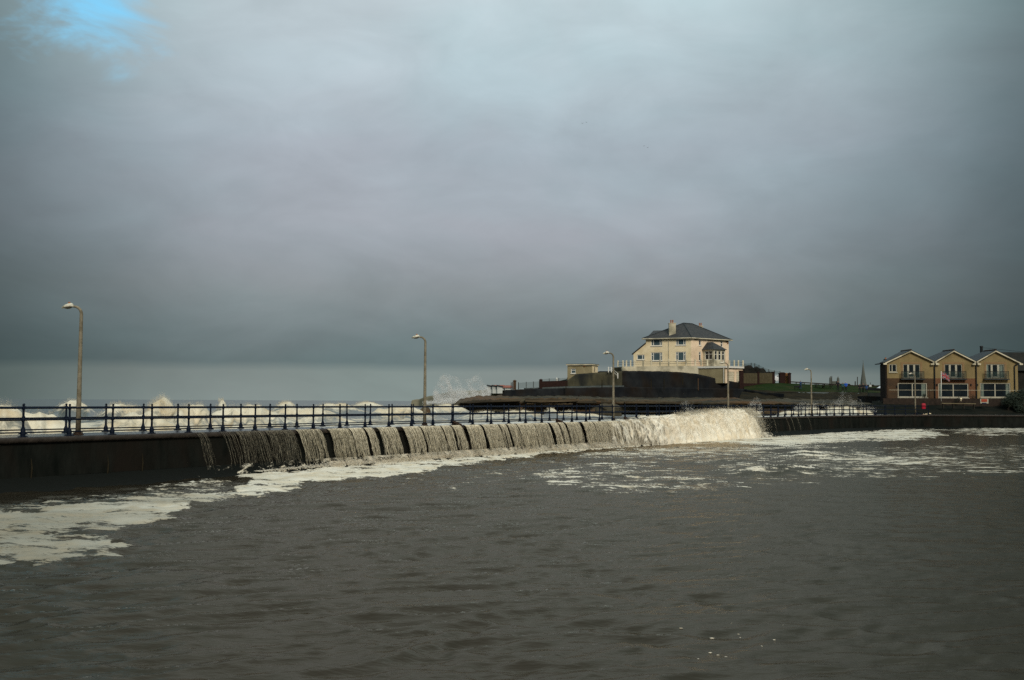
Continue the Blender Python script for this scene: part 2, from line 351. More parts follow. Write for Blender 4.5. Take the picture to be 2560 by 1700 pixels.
FARS = mat('far_grey_stone', (.085, .092, .08), (.12, .125, .11), .9, .2)
def wire_mat(name, col, alpha):
    m = mat(name, col, None, .6); b = m.node_tree.nodes['Principled BSDF']; b.inputs['Alpha'].default_value = alpha; return m
WIRE = wire_mat('wire_mesh', (.02, .045, .04), .32)
BGLASS = wire_mat('balcony_glass', (.035, .06, .055), .3)

# ------------------------------------------------------------------ the sea wall's line
PP = [-17.2022, 38.1838, 1.8848, 0.5435, -0.0178, 1.313, -3.5945, 2.6731]
us = np.arange(-16, 100.001, .05)
def heading(u):
    t = np.clip(u, 0, 56)/56
    h = np.polynomial.polynomial.polyval(t, PP[3:])
    return h + np.clip(u-56, 0, 9)*.062
th = heading(us); dX = PP[2]*.05*np.sin(th); dY = PP[2]*.05*np.cos(th)
UX = np.concatenate([[0], np.cumsum((dX[1:]+dX[:-1])/2)]); UY = np.concatenate([[0], np.cumsum((dY[1:]+dY[:-1])/2)])
k0 = np.argmin(abs(us)); UX += PP[0]-UX[k0]; UY += PP[1]-UY[k0]
def wp(u, wd=0.):
    u = np.asarray(u, float); x, y, t = np.interp(u, us, UX), np.interp(u, us, UY), np.interp(u, us, th)
    return x-wd*np.cos(t), y+wd*np.sin(t)
def wv(u, wd, z):
    x, y = wp(u, wd); return Vector((float(x), float(y), z))
DECK = 2.19; LZ = .35       # deck height and lake level
def polar_of(wd):
    x, y = wp(us, wd); return np.arctan2(x, y), np.hypot(x, y)

# ------------------------------------------------------------------ lake water
def seg_poly(px, py, poly):
    """signed distance (positive inside) in pixels, vertical stretched because the water is seen at a low angle"""
    poly = np.array(poly, float); X, Y = px, py*3.0; q = poly.copy(); q[:, 1] *= 3.0
    ins = np.zeros(px.shape, bool); d = np.full(px.shape, 1e9)
    for a, b in zip(q, np.roll(q, -1, 0)):
        c = ((a[1] > Y) != (b[1] > Y)) & (X < (b[0]-a[0])*(Y-a[1])/(b[1]-a[1]+1e-9)+a[0]); ins ^= c
        e_ = b-a; t = np.clip(((X-a[0])*e_[0]+(Y-a[1])*e_[1])/(e_@e_+1e-9), 0, 1)
        d = np.minimum(d, np.hypot(X-a[0]-t*e_[0], Y-a[1]-t*e_[1]))
    return np.where(ins, d, -d)
c6 = lambda l: [(x/3.409, 980+y/3.409) for x, y in l]
BANK_FOAM = c6([(-200, 1060), (0, 1040), (200, 1025), (330, 1010), (480, 985), (650, 960), (850, 955), (960, 930), (1100, 905), (1300, 880), (1600, 870), (2000, 850), (2182, 760), (2300, 800), (2350, 870),
                (2182, 895), (2050, 905), (1980, 915), (1900, 935), (1640, 960), (1560, 1005), (1430, 1055), (1540, 1105), (1440, 1132), (1300, 1140), (1100, 1175), (1000, 1203), (800, 1228), (620, 1238),
                (900, 1268), (1075, 1300), (960, 1362), (800, 1392), (600, 1425), (450, 1458), (300, 1493), (100, 1485), (-200, 1490)])
FOAMS = [(BANK_FOAM, .70, 42),
 ([(560, 1190), (640, 1178), (720, 1160), (800, 1150), (900, 1140), (1000, 1140), (1100, 1135), (1200, 1130), (1300, 1120), (1400, 1108), (1560, 1092), (1700, 1084), (1890, 1080), (1905, 1105), (1700, 1112), (1560, 1120),
   (1450, 1128), (1350, 1140), (1250, 1152), (1150, 1165), (1040, 1184), (950, 1195), (890, 1199), (840, 1201), (780, 1205), (740, 1208), (750, 1226), (700, 1238), (640, 1245), (620, 1200)], .76, 26),
 ([(1885, 1086), (1990, 1078), (2080, 1079), (2230, 1076), (2330, 1079), (2370, 1088), (2300, 1100), (2100, 1108), (1990, 1114), (1900, 1115), (1800, 1112)], .70, 30),
 ([(1560, 1118), (1900, 1112), (2100, 1116), (1900, 1135), (1700, 1145), (1560, 1155), (1400, 1150), (1300, 1160)], .43, 40),
 ([(1300, 1185), (1450, 1160), (1600, 1150), (1750, 1180), (1880, 1215), (1760, 1235), (1600, 1238), (1450, 1228), (1350, 1210)], .37, 50),
 ([(1980, 1130), (2100, 1134), (2200, 1140), (2420, 1150), (2400, 1165), (2150, 1162), (2050, 1152)], .52, 24),
 ([(1700, 1150), (2200, 1120), (2660, 1110), (2660, 1185), (2300, 1195), (1900, 1200)], .36, 50),
 ([(2330, 1080), (2450, 1072), (2660, 1066), (2660, 1086), (2450, 1092)], .5, 24),
 ([(-100, 1262), (0, 1258), (300, 1235), (560, 1193), (600, 1215), (400, 1255), (200, 1272), (-100, 1290)], .42, 30),
 ([(900, 1215), (1250, 1165), (1300, 1200), (1150, 1245)], .2, 40)]
NA, NR = 560, 520
az = np.radians(np.concatenate([np.linspace(-72, -27, 40, endpoint=False), np.linspace(-27, 27, NA-70, endpoint=False), np.linspace(27, 37, 24, endpoint=False), np.linspace(37, 74, 16)]))
pa, pr = polar_of(-1.2); o_ = np.argsort(pa); rmax = np.interp(az, pa[o_], pr[o_])
tt = np.linspace(0, 1, NR)[:, None]
R = 3*(rmax[None]/3)**(.12*np.minimum(tt/.03, 1)+.88*np.clip((tt-.03)/.97, 0, 1)*1.0) if False else np.where(tt == 0, 2.0, 7*(rmax[None]/7)**tt)
X = R*np.sin(az)[None]; Y = R*np.cos(az)[None]
px, py = project(np.stack([X, Y, np.full_like(X, LZ)], -1))
F = np.zeros_like(X)
for poly, dens, soft in FOAMS:
    sd_ = seg_poly(px, py, poly)+ (fbm(X*.35, Y*.35, 4, 31)-.5)*soft*1.4+(fbm(X*1.6, Y*2.4, 4, 33)-.5)*soft*1.5
    F = np.maximum(F, dens*sstep(-soft*.35, soft*.5, sd_))
F *= 1+.45*(fbm(X*.3, Y*.8, 4, 19)-.5)*2
# bits of loose foam drifting in the open water
F = np.maximum(F, .26*sstep(.62, .7, fbm(X*.12+4, Y*.2, 3, 77))*sstep(1120, 1150, 0*py+py)*sstep(1290, 1230, py))
cw, sw = math.cos(.35), math.sin(.35)
xr, yr = X*cw+Y*sw, -X*sw+Y*cw
amp = .40+.75*sstep(-16, 2, -X+Y*.12-4)
Z = .055*amp*(fbm(xr*.35, yr*.9, 3, 3)-.5)*2 + .125*amp*(1-abs(2*fbm(xr*.7+fbm(xr*.3, yr*.3, 2, 9)*2, yr*1.9, 3, 5)-1)-.7) + .03*(fbm(xr*2.6, yr*5.2, 3, 8)-.5)
Z += .16*sstep(60, 120, R)*(fbm(xr*.12, yr*.25, 3, 13)-.4) + .22*sstep(110, 140, R)*sstep(.2, .42, az[None]+0*R)
Z += F*(.05+.16*(fbm(X*1.3, Y*1.6, 4, 41)-.35))
for (cx, cy, h, r_) in [(1890, 1186, .32, 1.1), (1992, 1183, .34, 1.0), (2020, 1140, .3, 1.2), (1830, 1158, .2, 1.0)]:
    c = onz(cx, cy, LZ); q = np.exp(-(((X-c.x)/(r_*1.6))**2+((Y-c.y)/r_)**2)); Z += h*q*(.7+.6*fbm(X*2, Y*2, 3, 6)); F = np.maximum(F, q*.62*(cx != 1830))
Z += LZ
lake = kind(npmesh('lake_water', np.stack([X, Y, Z], -1), gridfaces(NR, len(az)), LAKE, attrs={'foam': F, 'fresh_vignette': sstep(40, 900, px+(fbm(X*.3, Y*.6, 3, 23)-.5)*500)*(1-.35*sstep(1900, 2500, px))}), 'structure')  # foam whiter near the falls, dimmed towards both sides as painted vignette

fl_ = MB()
for _ in range(20):
    c = onz(random.gauss(1800, 90), random.uniform(1525, 1660), LZ); s_ = random.uniform(.006, .02); fl_.blob((c.x, c.y, LZ+.005), s_, (random.uniform(1, 2), 1, .35), 7, 4, .2)
kind(fl_.build('foam_flecks', SPRAY, None, True), 'stuff', 'small white flecks of foam floating on the dark open water')
# ------------------------------------------------------------------ sea beyond the wall
NA2, NR2 = 620, 430
az2 = np.radians(np.linspace(-55, 30, NA2))
pa, pr = polar_of(3.2); o_ = np.argsort(pa); rmin = np.interp(az2, pa[o_], pr[o_])
t2 = np.linspace(0, 1, NR2)[:, None]
R2 = rmin[None]*np.exp(np.log(9000/rmin[None])*(.62*t2+.38*t2**5))
X2 = R2*np.sin(az2)[None]; Y2 = R2*np.cos(az2)[None]
SEAZ = 1.15
near = sstep(420, 60, R2)
Z2 = SEAZ + near*(.55*(1-abs(2*fbm(X2*.045+3, Y2*.11, 3, 51)-1)) + .35*(fbm(X2*.2, Y2*.45, 4, 52)-.5)) + .35*sstep(60, 300, R2)*sstep(3000, 400, R2)*(fbm(X2*.03, Y2*.06, 3, 53)-.4)
F2 = .06+.52*sstep(170, 55, R2)+.16*sstep(.05, .35, az2[None]+0*R2)+.10*sstep(700, 200, R2)+.5*(fbm(X2*.02, Y2*.05, 4, 54)-.5)
F2 *= sstep(4500, 700, R2)
BRK = [(12, 1002, 47, 60, 4), (90, 1030, 52, 90, 4), (185, 1000, 125, 44, 6), (310, 1004, 92, 60, 5), (405, 993, 74, 44, 5), (470, 1004, 73, 70, 5), (350, 1022, 60, 90, 4), (556, 998.5, 135, 14, 5), (610, 1010, 80, 110, 5), (715, 1001, 165, 30, 7),
       (830, 1007, 150, 80, 6), (920, 1004, 220, 50, 8), (760, 1016, 90, 110, 5), (1120, 1010, 140, 60, 8), (1000, 1014, 110, 90, 5), (1380, 1017, 140, 18, 6), (1210, 1025, 120, 50, 6), (1300, 1024, 125, 60, 6),
       (1460, 1033, 130, 50, 5), (1420, 1026, 140, 40, 5), (1620, 1038, 120, 60, 5), (1720, 1028, 118, 18, 5), (1890, 1022, 122, 16, 5), (1975, 1027, 128, 40, 6), (2030, 1020, 132, 40, 6), (2085, 1016, 133, 34, 6), (2125, 1015, 134, 34, 6), (2165, 1022, 134, 24, 6)]
landfade = 1-sstep(math.radians(18.4), math.radians(19.6), az2)[None]
spots = []; Zb = np.zeros_like(Z2)
for bx, by, bY, hw, dd in BRK:
    c = P(bx, by, bY); a0 = math.atan2(c.x, c.y); r0 = math.hypot(c.x, c.y); wa = hw/FPX
    base = SEAZ+.35; h = c.z-base
    da = (az2[None]-a0)/wa; wob = (fbm(az2*180, np.full_like(az2, r0*.3), 3, int(bx))-.5)[None]
    rr = (R2-r0-wob*dd*.8)/dd
    prof = np.where(rr < 0, np.exp(-(rr*1.5)**2), np.exp(-(rr*.7)**2))
    rag = fbm(az2*130, np.full_like(az2, bx*.37), 3, int(by))[None]; lat = np.exp(-np.abs(da)**2.6)*np.clip(.72+.45*rag, .3, 1.1)
    Zb = np.maximum(Zb, h*prof*lat)
    F2 = np.maximum(F2, np.clip(prof*np.exp(-(da*.8)**2), 0, 1)*1.05)
    spots.append((c, r0, a0, wa, dd, h))
Z2 = np.where(Zb > .15, np.maximum(Z2, SEAZ+.35+Zb*.96), Z2+Zb)
Z2 += sstep(.5, .9, F2)*near*.2*(fbm(X2*.9, Y2*.9, 4, 61)-.5)
Z2 = np.minimum(Z2*landfade+(1-landfade)*.9, np.where(R2 < rmin[None]+1.2, DECK-.12+.0*R2, 99))
Z2[0] = np.minimum(Z2[0], 1.2)
sea = kind(npmesh('sea', np.stack([X2, Y2, Z2], -1), gridfaces(NR2, NA2), SEA, attrs={'foam': F2}), 'structure')

# ------------------------------------------------------------------ sea wall with walkway
def sweep(name, prof, u0, u1, step, m, parent=None, jit=0, seed=1, attr=None):
    uu = np.arange(u0, u1+.001, step); V = []
    for wd, z in prof:
        x, y = wp(uu, wd); V.append(np.stack([x, y, np.full_like(x, z)], -1))
    V = np.stack(V, 0)
    if jit: V[..., 2] += jit*(fbm(np.broadcast_to(uu*.8, V.shape[:2]), np.arange(len(prof))[:, None]*3.3+0*uu[None], 3, seed)-.5)
    off = np.array(parent['_base']) if parent else np.zeros(3)
    o = npmesh(name, V-off, gridfaces(len(prof), len(uu))[:, ::-1], m, False, attr(V) if attr else None)
    if parent: o.parent = parent
    return o
b0 = wv(0, 0, 0)
sw_ = thing('sea_wall', b0, 'long dark wet concrete sea wall with stone coping and sloping foot', 'wall')
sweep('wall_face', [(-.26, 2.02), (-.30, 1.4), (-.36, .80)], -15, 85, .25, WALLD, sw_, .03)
APRON = foam_mat('wet_apron', (.007, .008, .007), (.62, .57, .46), (.42, .33, .2), .5, 2.2, (1.2, .5, 1), .4, 4, spec=.1, namp=2.4)
def apron_attr(V):
    U = np.broadcast_to(np.arange(-15, 85.001, .25)[None], V.shape[:2])
    return {'foam': .30*sstep(3.2, 5, U)*sstep(43, 39, U)+.36*sstep(6, 9.5, U)*sstep(41, 39, U)}
sweep('apron', [(-.36, .80), (-.50, .72), (-.75, .58), (-1.0, .46), (-1.3, .30), (-1.6, .14), (-1.9, -1.2)], -15, 85, .25, APRON, sw_, .03, 3, apron_attr)
sweep('coping', [(-.25, 2.0), (-.34, 2.0), (-.34, 2.10), (-.33, DECK), (.12, DECK+.004), (.12, 2.0)], -15, 85, .25, COPING, sw_)
DECKM = foam_mat('wet_deck', (.05, .052, .052), (.62, .60, .55), (.5, .45, .36), .16, 1.1, (1, 1, 1), .25, 5)
def deck_attr(V):
    U = np.broadcast_to(np.arange(-15, 85.001, .25)[None], V.shape[:2])
    return {'foam': .62*sstep(4, 13, U)*sstep(62, 52, U)}
sweep('deck', [(.12, DECK), (.7, DECK+.01), (1.6, DECK+.03), (2.6, DECK+.01), (3.35, DECK-.01), (3.4, DECK-.05), (3.5, 1.0), (3.6, -1.2)], -15, 85, .25, DECKM, sw_, 0, 1, deck_attr)
# rust stains and iron ties low on the face
for px_, y0_, y1_ in ((77, 1130, 1200), (267, 1150, 1190), (355, 1152, 1182)):
    uu_ = np.argmin(abs(project(np.stack([*wp(us, -.4), np.full_like(us, 1.)], -1))[0]-px_)); u_ = us[uu_]
    mb = MB(); a = wv(u_, -.40, .75); mb.tube([wv(u_, -.375, 1.45), wv(u_+.02, -.385, 1.1), wv(u_, -.40, .75)], [.012, .03, .022], 6); mb.build('iron_tie', BANK, sw_)

# ------------------------------------------------------------------ railings
def post_mesh():
    mb = MB()
    mb.lathe((0, 0, 0), [(.095, 0), (.095, .03), (.085, .05), (.09, .12), (.08, .2), (.057, .25), (.044, .30), (.040, .50), (.045, .54), (.066, .575), (.07, .61), (.066, .645), (.045, .68), (.039, .72), (.036, .93), (.04, .96),
                     (.056, .99), (.06, 1.03), (.056, 1.07), (.03, 1.085), (.028, 1.095), (.04, 1.11), (.044, 1.13), (.036, 1.16), (.012, 1.175)], 10)
    mb.hexa([(-.17, -.07, 0), (.17, -.07, 0), (.17, .07, 0), (-.17, .07, 0), (-.14, -.05, .035), (.14, -.05, .035), (.14, .05, .035), (-.14, .05, .035)])
    return mb
def railing(wd, shift, first, last, label):
    root = thing('railing', wv(first+shift, wd, DECK), label, 'railing', 'railings along the sea wall'); base = Vector(root['_base'])
    src = post_mesh().build('post', RAILP); src.parent = root
    for n, i in enumerate(range(first, last+1)):
        o = src if n == 0 else src.copy()
        if n: C.objects.link(o); o.parent = root
        o.location = wv(i+shift, wd, DECK+.006)-base; o.rotation_euler = (random.uniform(-.012, .012), random.uniform(-.012, .012), math.pi/2-float(np.interp(i+shift, us, th)))
    for nm, z, r in (('top_rail', 1.03, .033), ('middle_rail', .61, .031), ('bottom_rail', .165, .026)):
        mb = MB(); mb.tube([wv(u, wd, DECK+z) for u in np.arange(first+shift, last+shift+.01, .5)], r, 8); mb.build(nm, RAILP, root, True)
    return root
rail1 = railing(0, 0, -3, 60, 'dark blue iron railing with ball topped posts along the lake edge of the wall')
rail2 = railing(3.0, .1, -2, 58, 'dark blue iron railing with ball topped posts along the open sea edge of the wall')
# driftwood / weed caught on posts
for u_, s_, lb_ in ((24.9, .34, 'big brown tangle of seaweed on the railing post beside the third lamp post'), (19.9, .26, 'brown seaweed on a railing post midway between the second and third lamp posts'), (13.96, .2, 'small brown strand of seaweed on the railing post next after the second lamp post')):
    mb = MB()
    for k in range(7): mb.tube([wv(u_+random.uniform(-.05, .05), -.05, DECK+random.uniform(.02, .3)), wv(u_+random.uniform(.05, .25), -.28, DECK+.05), wv(u_+s_*random.uniform(.6, 1.3), -.4, DECK-random.uniform(.1, .45))], [.03, .05, .015], 5)
    tag(mb.build('seaweed', RUST), lb_, 'seaweed', 'seaweed caught on the railing')
# ------------------------------------------------------------------ street lamps
def make_lamp(loc, rz, label):
    t = thing('street_lamp', loc, label, 'street lamp', 'lamp posts along the sea wall'); t.rotation_euler.z = rz; t['_base'] = [0, 0, 0]
    mb = MB(); mb.lathe((0, 0, 0), [(.2, 0), (.2, .03), (.135, .05), (.125, .14), (.105, .17)], 12)
    for k in range(4):
        a = math.pi/4+k*math.pi/2; mb.lathe((.16*math.cos(a), .16*math.sin(a), .03), [(.018, 0), (.018, .09), (.006, .10)], 6)
    mb.build('base_plate', RUST, t)
    HL = 4.84; R0 = .29
    pts = [(0, 0, .02), (0, 0, 1.2), (0, 0, 2.8), (0, 0, HL-R0)]; rad = [.098, .088, .074, .062]
    for k in range(1, 11):
        a = k/10*math.pi*.5*.96; pts.append((-R0*(1-math.cos(a)), 0, HL-R0+R0*math.sin(a))); rad.append(.060-.016*k/10)
    pts.append((-.36, 0, HL+.005)); rad.append(.042)
    mb = MB(); mb.tube(pts, rad, 12); mb.build('column', LAMPC, t, True)
    mb = MB(); n = 14; sec = [(-.30, .05, .045, .0), (-.33, .085, .085, .012), (-.39, .115, .12, .015), (-.50, .13, .125, .0), (-.62, .12, .10, -.02), (-.71, .085, .06, -.035), (-.76, .03, .025, -.045)]
    V = []
    for x, hw, top, dz in sec:
        for k in range(n):
            a = 2*math.pi*k/n; z = math.sin(a); V.append((x, hw*math.cos(a), HL+dz+(top*z if z > 0 else .035*z)))
    Fc = [(i*n+k, i*n+(k+1) % n, (i+1)*n+(k+1) % n, (i+1)*n+k) for i in range(len(sec)-1) for k in range(n)] + [tuple(range(n))[::-1], tuple((len(sec)-1)*n+k for k in range(n))]
    mb.add(V, Fc); head = mb.build('lantern', LAMPH, t, True)
    mb = MB(); mb.blob((-.54, 0, HL-.025), 1, (.17, .095, .07), 10, 6); mb.build('lens', LENS, head, True)
    mb = MB(); mb.lathe((-.48, 0, HL+.115), [(.045, 0), (.045, .03), (.038, .055), (.01, .062)], 8); mb.build('photocell', POT, head)
    return t
LAMPS = [(1.42, 'weathered grey lamp post on the dry stretch of wall beside open sea'), (12.99, 'weathered grey lamp post standing where the lacy water curtains fall'),
         (24.62, 'weathered grey lamp post in front of the dark retaining walls below the cream outbuilding'), (36.13, 'weathered grey lamp post in front of the white garage doors'),
         (47.57, 'pale grey lamp post in front of the grass bank and timber rail'), (59.2, 'pale grey lamp post in front of the first gabled house')]
for u_, lb in LAMPS:
    make_lamp(wv(u_, .55, DECK+.01), -.05+(.12 if u_ > 40 else 0), lb)

# ------------------------------------------------------------------ water pouring over the wall
def curtain(u0, u1, dens, label, top=.0):
    n = max(6, int((u1-u0)*dens)); seg = 16; sd2 = random.randrange(1000)
    k = np.arange(n); s0 = u0+(u1-u0)*((k+rng.random(n))/n); vt = .30+.03*rng.random(n); vn = .85*rng.uniform(.86, 1.1, n)
    vn = vn*(.9+.2*noise(s0*7, s0*0, sd2))
    r0 = rng.uniform(.004, .0105, n)*(.55 if u0 < 7 or u0 > 40 else 1); T = .54+rng.uniform(-.03, .03, n); T = np.where(rng.random(n) < .3, T*rng.uniform(.35, .95, n), T)
    t = T[:, None]*np.linspace(0, 1, seg+1)[None]; q = t/.54; S = s0[:, None]+0*t
    lace = (noise(S*9, t*11+3, sd2)-.5)*.085+(noise(S*23, t*22, sd2+5)-.5)*.05+(noise(k[:, None]*7.7+0*t, t*17, sd2+9)-.5)*.045
    du = vt[:, None]*t+q**2.4*lace*1.15; wd_ = -.35-vn[:, None]*t-.05*q*(noise(S*11, t*9, sd2+2)-.5); z = DECK+.012-4.9*t*t
    r = r0[:, None]*(1.25-.45*q)*(.6+.8*noise(k[:, None]*3.1+0*t, t*30, 4))
    x, y = wp(S+du, 0); tt_ = np.interp(S+du, us, th); x = x-wd_*np.cos(tt_); y = y+wd_*np.sin(tt_)
    hx, hy = .52*r, .85*r
    V = np.stack([np.stack([x-hx, y-hy, z], -1), np.stack([x+hx, y+hy, z], -1), np.stack([x+.5*r, y-.5*r, z+.3*r], -1)], 2)      # n, seg+1, 3, 3
    b = (np.arange(n)[:, None]*(seg+1)+np.arange(seg)[None])*3
    Fs = np.concatenate([np.stack([b+a, b+c, b+3+c, b+3+a], -1).reshape(-1, 4) for a, c in ((0, 1), (1, 2), (2, 0))])
    ob = npmesh('water_curtain', V, Fs, STRANDB if 9 < u0 < 40 else STRAND if 6.5 < u0 < 40 else STRANDD, True)
    if u1-u0 > .5 and u0 > 5.5:
        uu_ = np.linspace(u0, u1, 24)[:, None]; t_s = np.linspace(0, .55, 14)[None]; q_ = t_s/.54
        S_ = uu_+.31*t_s+q_**2*.05*(noise(uu_*9, t_s*9, sd2)-.5); w_s = -.34-.80*t_s+.05*(noise(uu_*14, t_s*3, sd2+1)-.5); xx, yy = wp(S_, 0); th_ = np.interp(S_, us, th)
        ed = sstep(u0, u0+.12, uu_)*sstep(u1, u1-.06, uu_)
        sh = npmesh('sheet', np.stack([xx-w_s*np.cos(th_), yy+w_s*np.sin(th_), DECK+.01-4.9*t_s**2+0*uu_], -1), gridfaces(24, 14), SHEET, attrs={'foam': ed*(.20+.30*min(1, max(0, (u0-6)/16)))+0*t_s}); sh.parent = ob
    return tag(ob, label, 'waterfall', 'water curtains falling between the railing posts')
lblA = 'thin broken trickle of water down the dark wall near its dry stretch'
lblB = 'lacy curtain of muddy water pouring over the wall between two railing posts'
lblC = 'dense muddy sheet of water pouring over the wall beside the breaking wave'
curtain(4.0, 4.25, 60, lblA); curtain(4.7, 5.1, 40, lblA)
for i in range(5, 30):
    d = 64+78*sstep(5, 8, i)+30*sstep(8, 16, i)+80*sstep(20, 27, i)
    a, b = i+random.choice((.09, .14, .2, .27)), i+1+random.uniform(-.03, .06); lb = lblB if i < 21 else lblC
    if i in (9, 13, 16, 19):
        m_ = a+(b-a)*random.uniform(.35, .65); curtain(a, m_-.03, float(d)*random.uniform(.7, 1.2), lb); curtain(m_+.05, b, float(d)*random.uniform(.7, 1.2), lb)
    else: curtain(a, b, float(d)*random.uniform(.75, 1.25), lb)
for u_ in (40.6, 42.4, 43.1, 44.0, 45.6): curtain(u_, u_+.05, 90, 'thin pale trickle of water down the wall below the grass bank')

# the overtopping wave: a lumpy foaming surge that comes through the railing and falls into the lake
nu, ns = 420, 70
uu = np.linspace(21.5, 38.9, nu)[:, None]; ss = np.linspace(0, 1, ns)[None]
hgt = .05+.60*np.clip((uu-24)/10.5, 0, 1)**1.2*(1-.25*sstep(36, 38, uu)); side = sstep(38.8, 36.3, uu)*sstep(21.5, 27, uu)
lump = fbm(uu*1.1, ss*1.5+uu*.2, 4, 91)
hh = hgt*(.55+.9*lump)*side
t_ = np.clip((ss-.28)/.72, 0, 1)*.74
wd = np.where(ss < .28, 1.4-(1.4+.30)*(ss/.28), -.30-(1.1+.9*hgt)*t_)
zz = np.where(ss < .28, DECK+.02+hh*np.sin(ss/.28*math.pi/2), DECK+.02+hh-4.9*t_**2)
dtl = (fbm(uu*3.0-ss*1.2, ss*4, 4, 95)-.5)*.42+(fbm(uu*9-ss*3, ss*14, 3, 96)-.5)*.22
fold = (1-abs(2*fbm(uu*1.6-ss*.9, ss*.5, 3, 98)-1))
wd = wd-(dtl+.42*(fold-.6))*side*sstep(.25, .5, ss); zz = zz+dtl*.7*side
ut = uu+.30*t_
xs_, ys_ = wp(ut, 0); tt_ = np.interp(ut, us, th)
V = np.stack([xs_-wd*np.cos(tt_), ys_+wd*np.sin(tt_), np.maximum(zz, -.2)], -1)
cover = sstep(39.0, 36.6, uu)*(.46*sstep(21, 24, uu)+.54*sstep(24, 32, uu))*(.55+.45*sstep(0, .2, ss))*(1-.25*sstep(.8, 1, ss))+0*zz
def surge_mat():
    m = foam_mat('surge_foam', (.10, .085, .055), (.80, .75, .63), (.52, .39, .21), .5, 1.5, (1.6, 1.6, .5), .4, 4, (1, 1, .4), .62, .3); t = m.node_tree
    mix = [n for n in t.nodes if n.type == 'MIX_SHADER'][0]; src = mix.inputs[0].links[0].from_socket
    tr = t.nodes.new('ShaderNodeBsdfTransparent'); m2 = t.nodes.new('ShaderNodeMixShader'); o = [n for n in t.nodes if n.type == 'OUTPUT_MATERIAL'][0]
    fb = mix.inputs[2].links[0].from_socket
    t.links.new(src, m2.inputs[0]); t.links.new(tr.outputs[0], m2.inputs[1]); t.links.new(fb, m2.inputs[2]); t.links.new(m2.outputs[0], o.inputs[0]); return m
wave = kind(npmesh('overtopping_wave', V, gridfaces(nu, ns), surge_mat(), attrs={'foam': cover*1.15}), 'stuff', 'thick foaming wave surging through the railing and falling into the lake')

# ------------------------------------------------------------------ spray: thousands of drops
MIST = SPRAY.copy(); MIST.name = 'white_mist'
for e_ in [n for n in MIST.node_tree.nodes if n.type == 'VALTORGB'][0].color_ramp.elements: e_.color = (.95, .94, .92, 1)
[n for n in MIST.node_tree.nodes if n.type == 'MIX_SHADER'][0].inputs[0].default_value = .5
def drops(name, pts, sz, m, label):
    pts = np.asarray(pts, float); sz = np.asarray(sz, float); n = len(pts)
    d = rng.normal(size=(n, 4, 3)); d /= np.linalg.norm(d, axis=2, keepdims=True)
    d = np.array([[1, 1, 1], [-1, -1, 1], [-1, 1, -1], [1, -1, -1]])[None]*.6+d*.35
    V = pts[:, None]+d*sz[:, None, None]
    b = (np.arange(n)*4)[:, None, None]; Fq = (b+np.array([[0, 1, 2], [0, 3, 1], [0, 2, 3], [1, 3, 2]])[None]).reshape(-1, 3)
    return kind(npmesh(name, V, Fq, m, True), 'stuff', label)
# right-hand ragged end and top of the surge
pts, sz = [], []
for _ in range(22000):
    u_ = 24.5+13.5*random.random()**.6; h = .10+.60*float(sstep(25.5, 33.5, u_))
    q = abs(random.gauss(0, .22))
    if random.random() < .55: p = wv(u_, -.35+random.gauss(0, .15), DECK+h*random.uniform(.3, 1)+q*.6*(u_ > 29))
    else:
        t = random.random()*.62; p = wv(u_+.3*t, -.30-(1.35+.9*h)*t-abs(random.gauss(0, .14)), DECK+h-4.9*t*t+random.gauss(0, .1))
    pts.append(p); sz.append(random.uniform(.008, .026))
for _ in range(26000):
    t = random.random(); p = wv(36.3+abs(random.gauss(0, 1.0))+.2*t, -.3-1.6*t*random.random(), max(.05, (DECK+.45)*(1-t**1.6)+random.gauss(0, .15))); pts.append(p); sz.append(random.uniform(.006, .024))
drops('wave_spray', pts, sz, SPRAY, 'white drops thrown off the wave breaking over the wall')
# splash where the curtains land
pts, sz = [], []
for _ in range(12000):
    u_ = 5.5+21*random.random(); k = float(sstep(5, 10, u_)); p = wv(u_, -.75-abs(random.gauss(0, .34)), .50+abs(random.gauss(0, .11))*k); pts.append(p); sz.append(random.uniform(.010, .03))
drops('foot_spray', pts, sz, SPRAY, 'fine spray where the falling water lands at the foot of the wall')
# crests of the breakers
pts, sz = [], []
Zf = Z2
for (c, r0, a0, wa, dd, h) in spots:
    n = int(2300*max(h, .4)) if r0 < 100 else int(900*max(h, .4))
    for _ in range(n):
        a = a0+random.gauss(0, .62)*wa; r = r0+random.gauss(0, .35)*dd
        ia = int(np.clip(np.searchsorted(az2, a), 0, NA2-1)); ir = int(np.clip(np.searchsorted(R2[:, ia], r), 0, NR2-1))
        z = Z2[ir, ia]+abs(random.gauss(0, .05+.06*max(h, 0)))-.05
        if z < .8: continue
        pts.append((r*math.sin(a), r*math.cos(a), z)); sz.append(random.uniform(.00006, .00022)*r)
drops('breaker_spray', pts, sz, SPRAY, 'spray blown off the breaking wave crests beyond the wall')
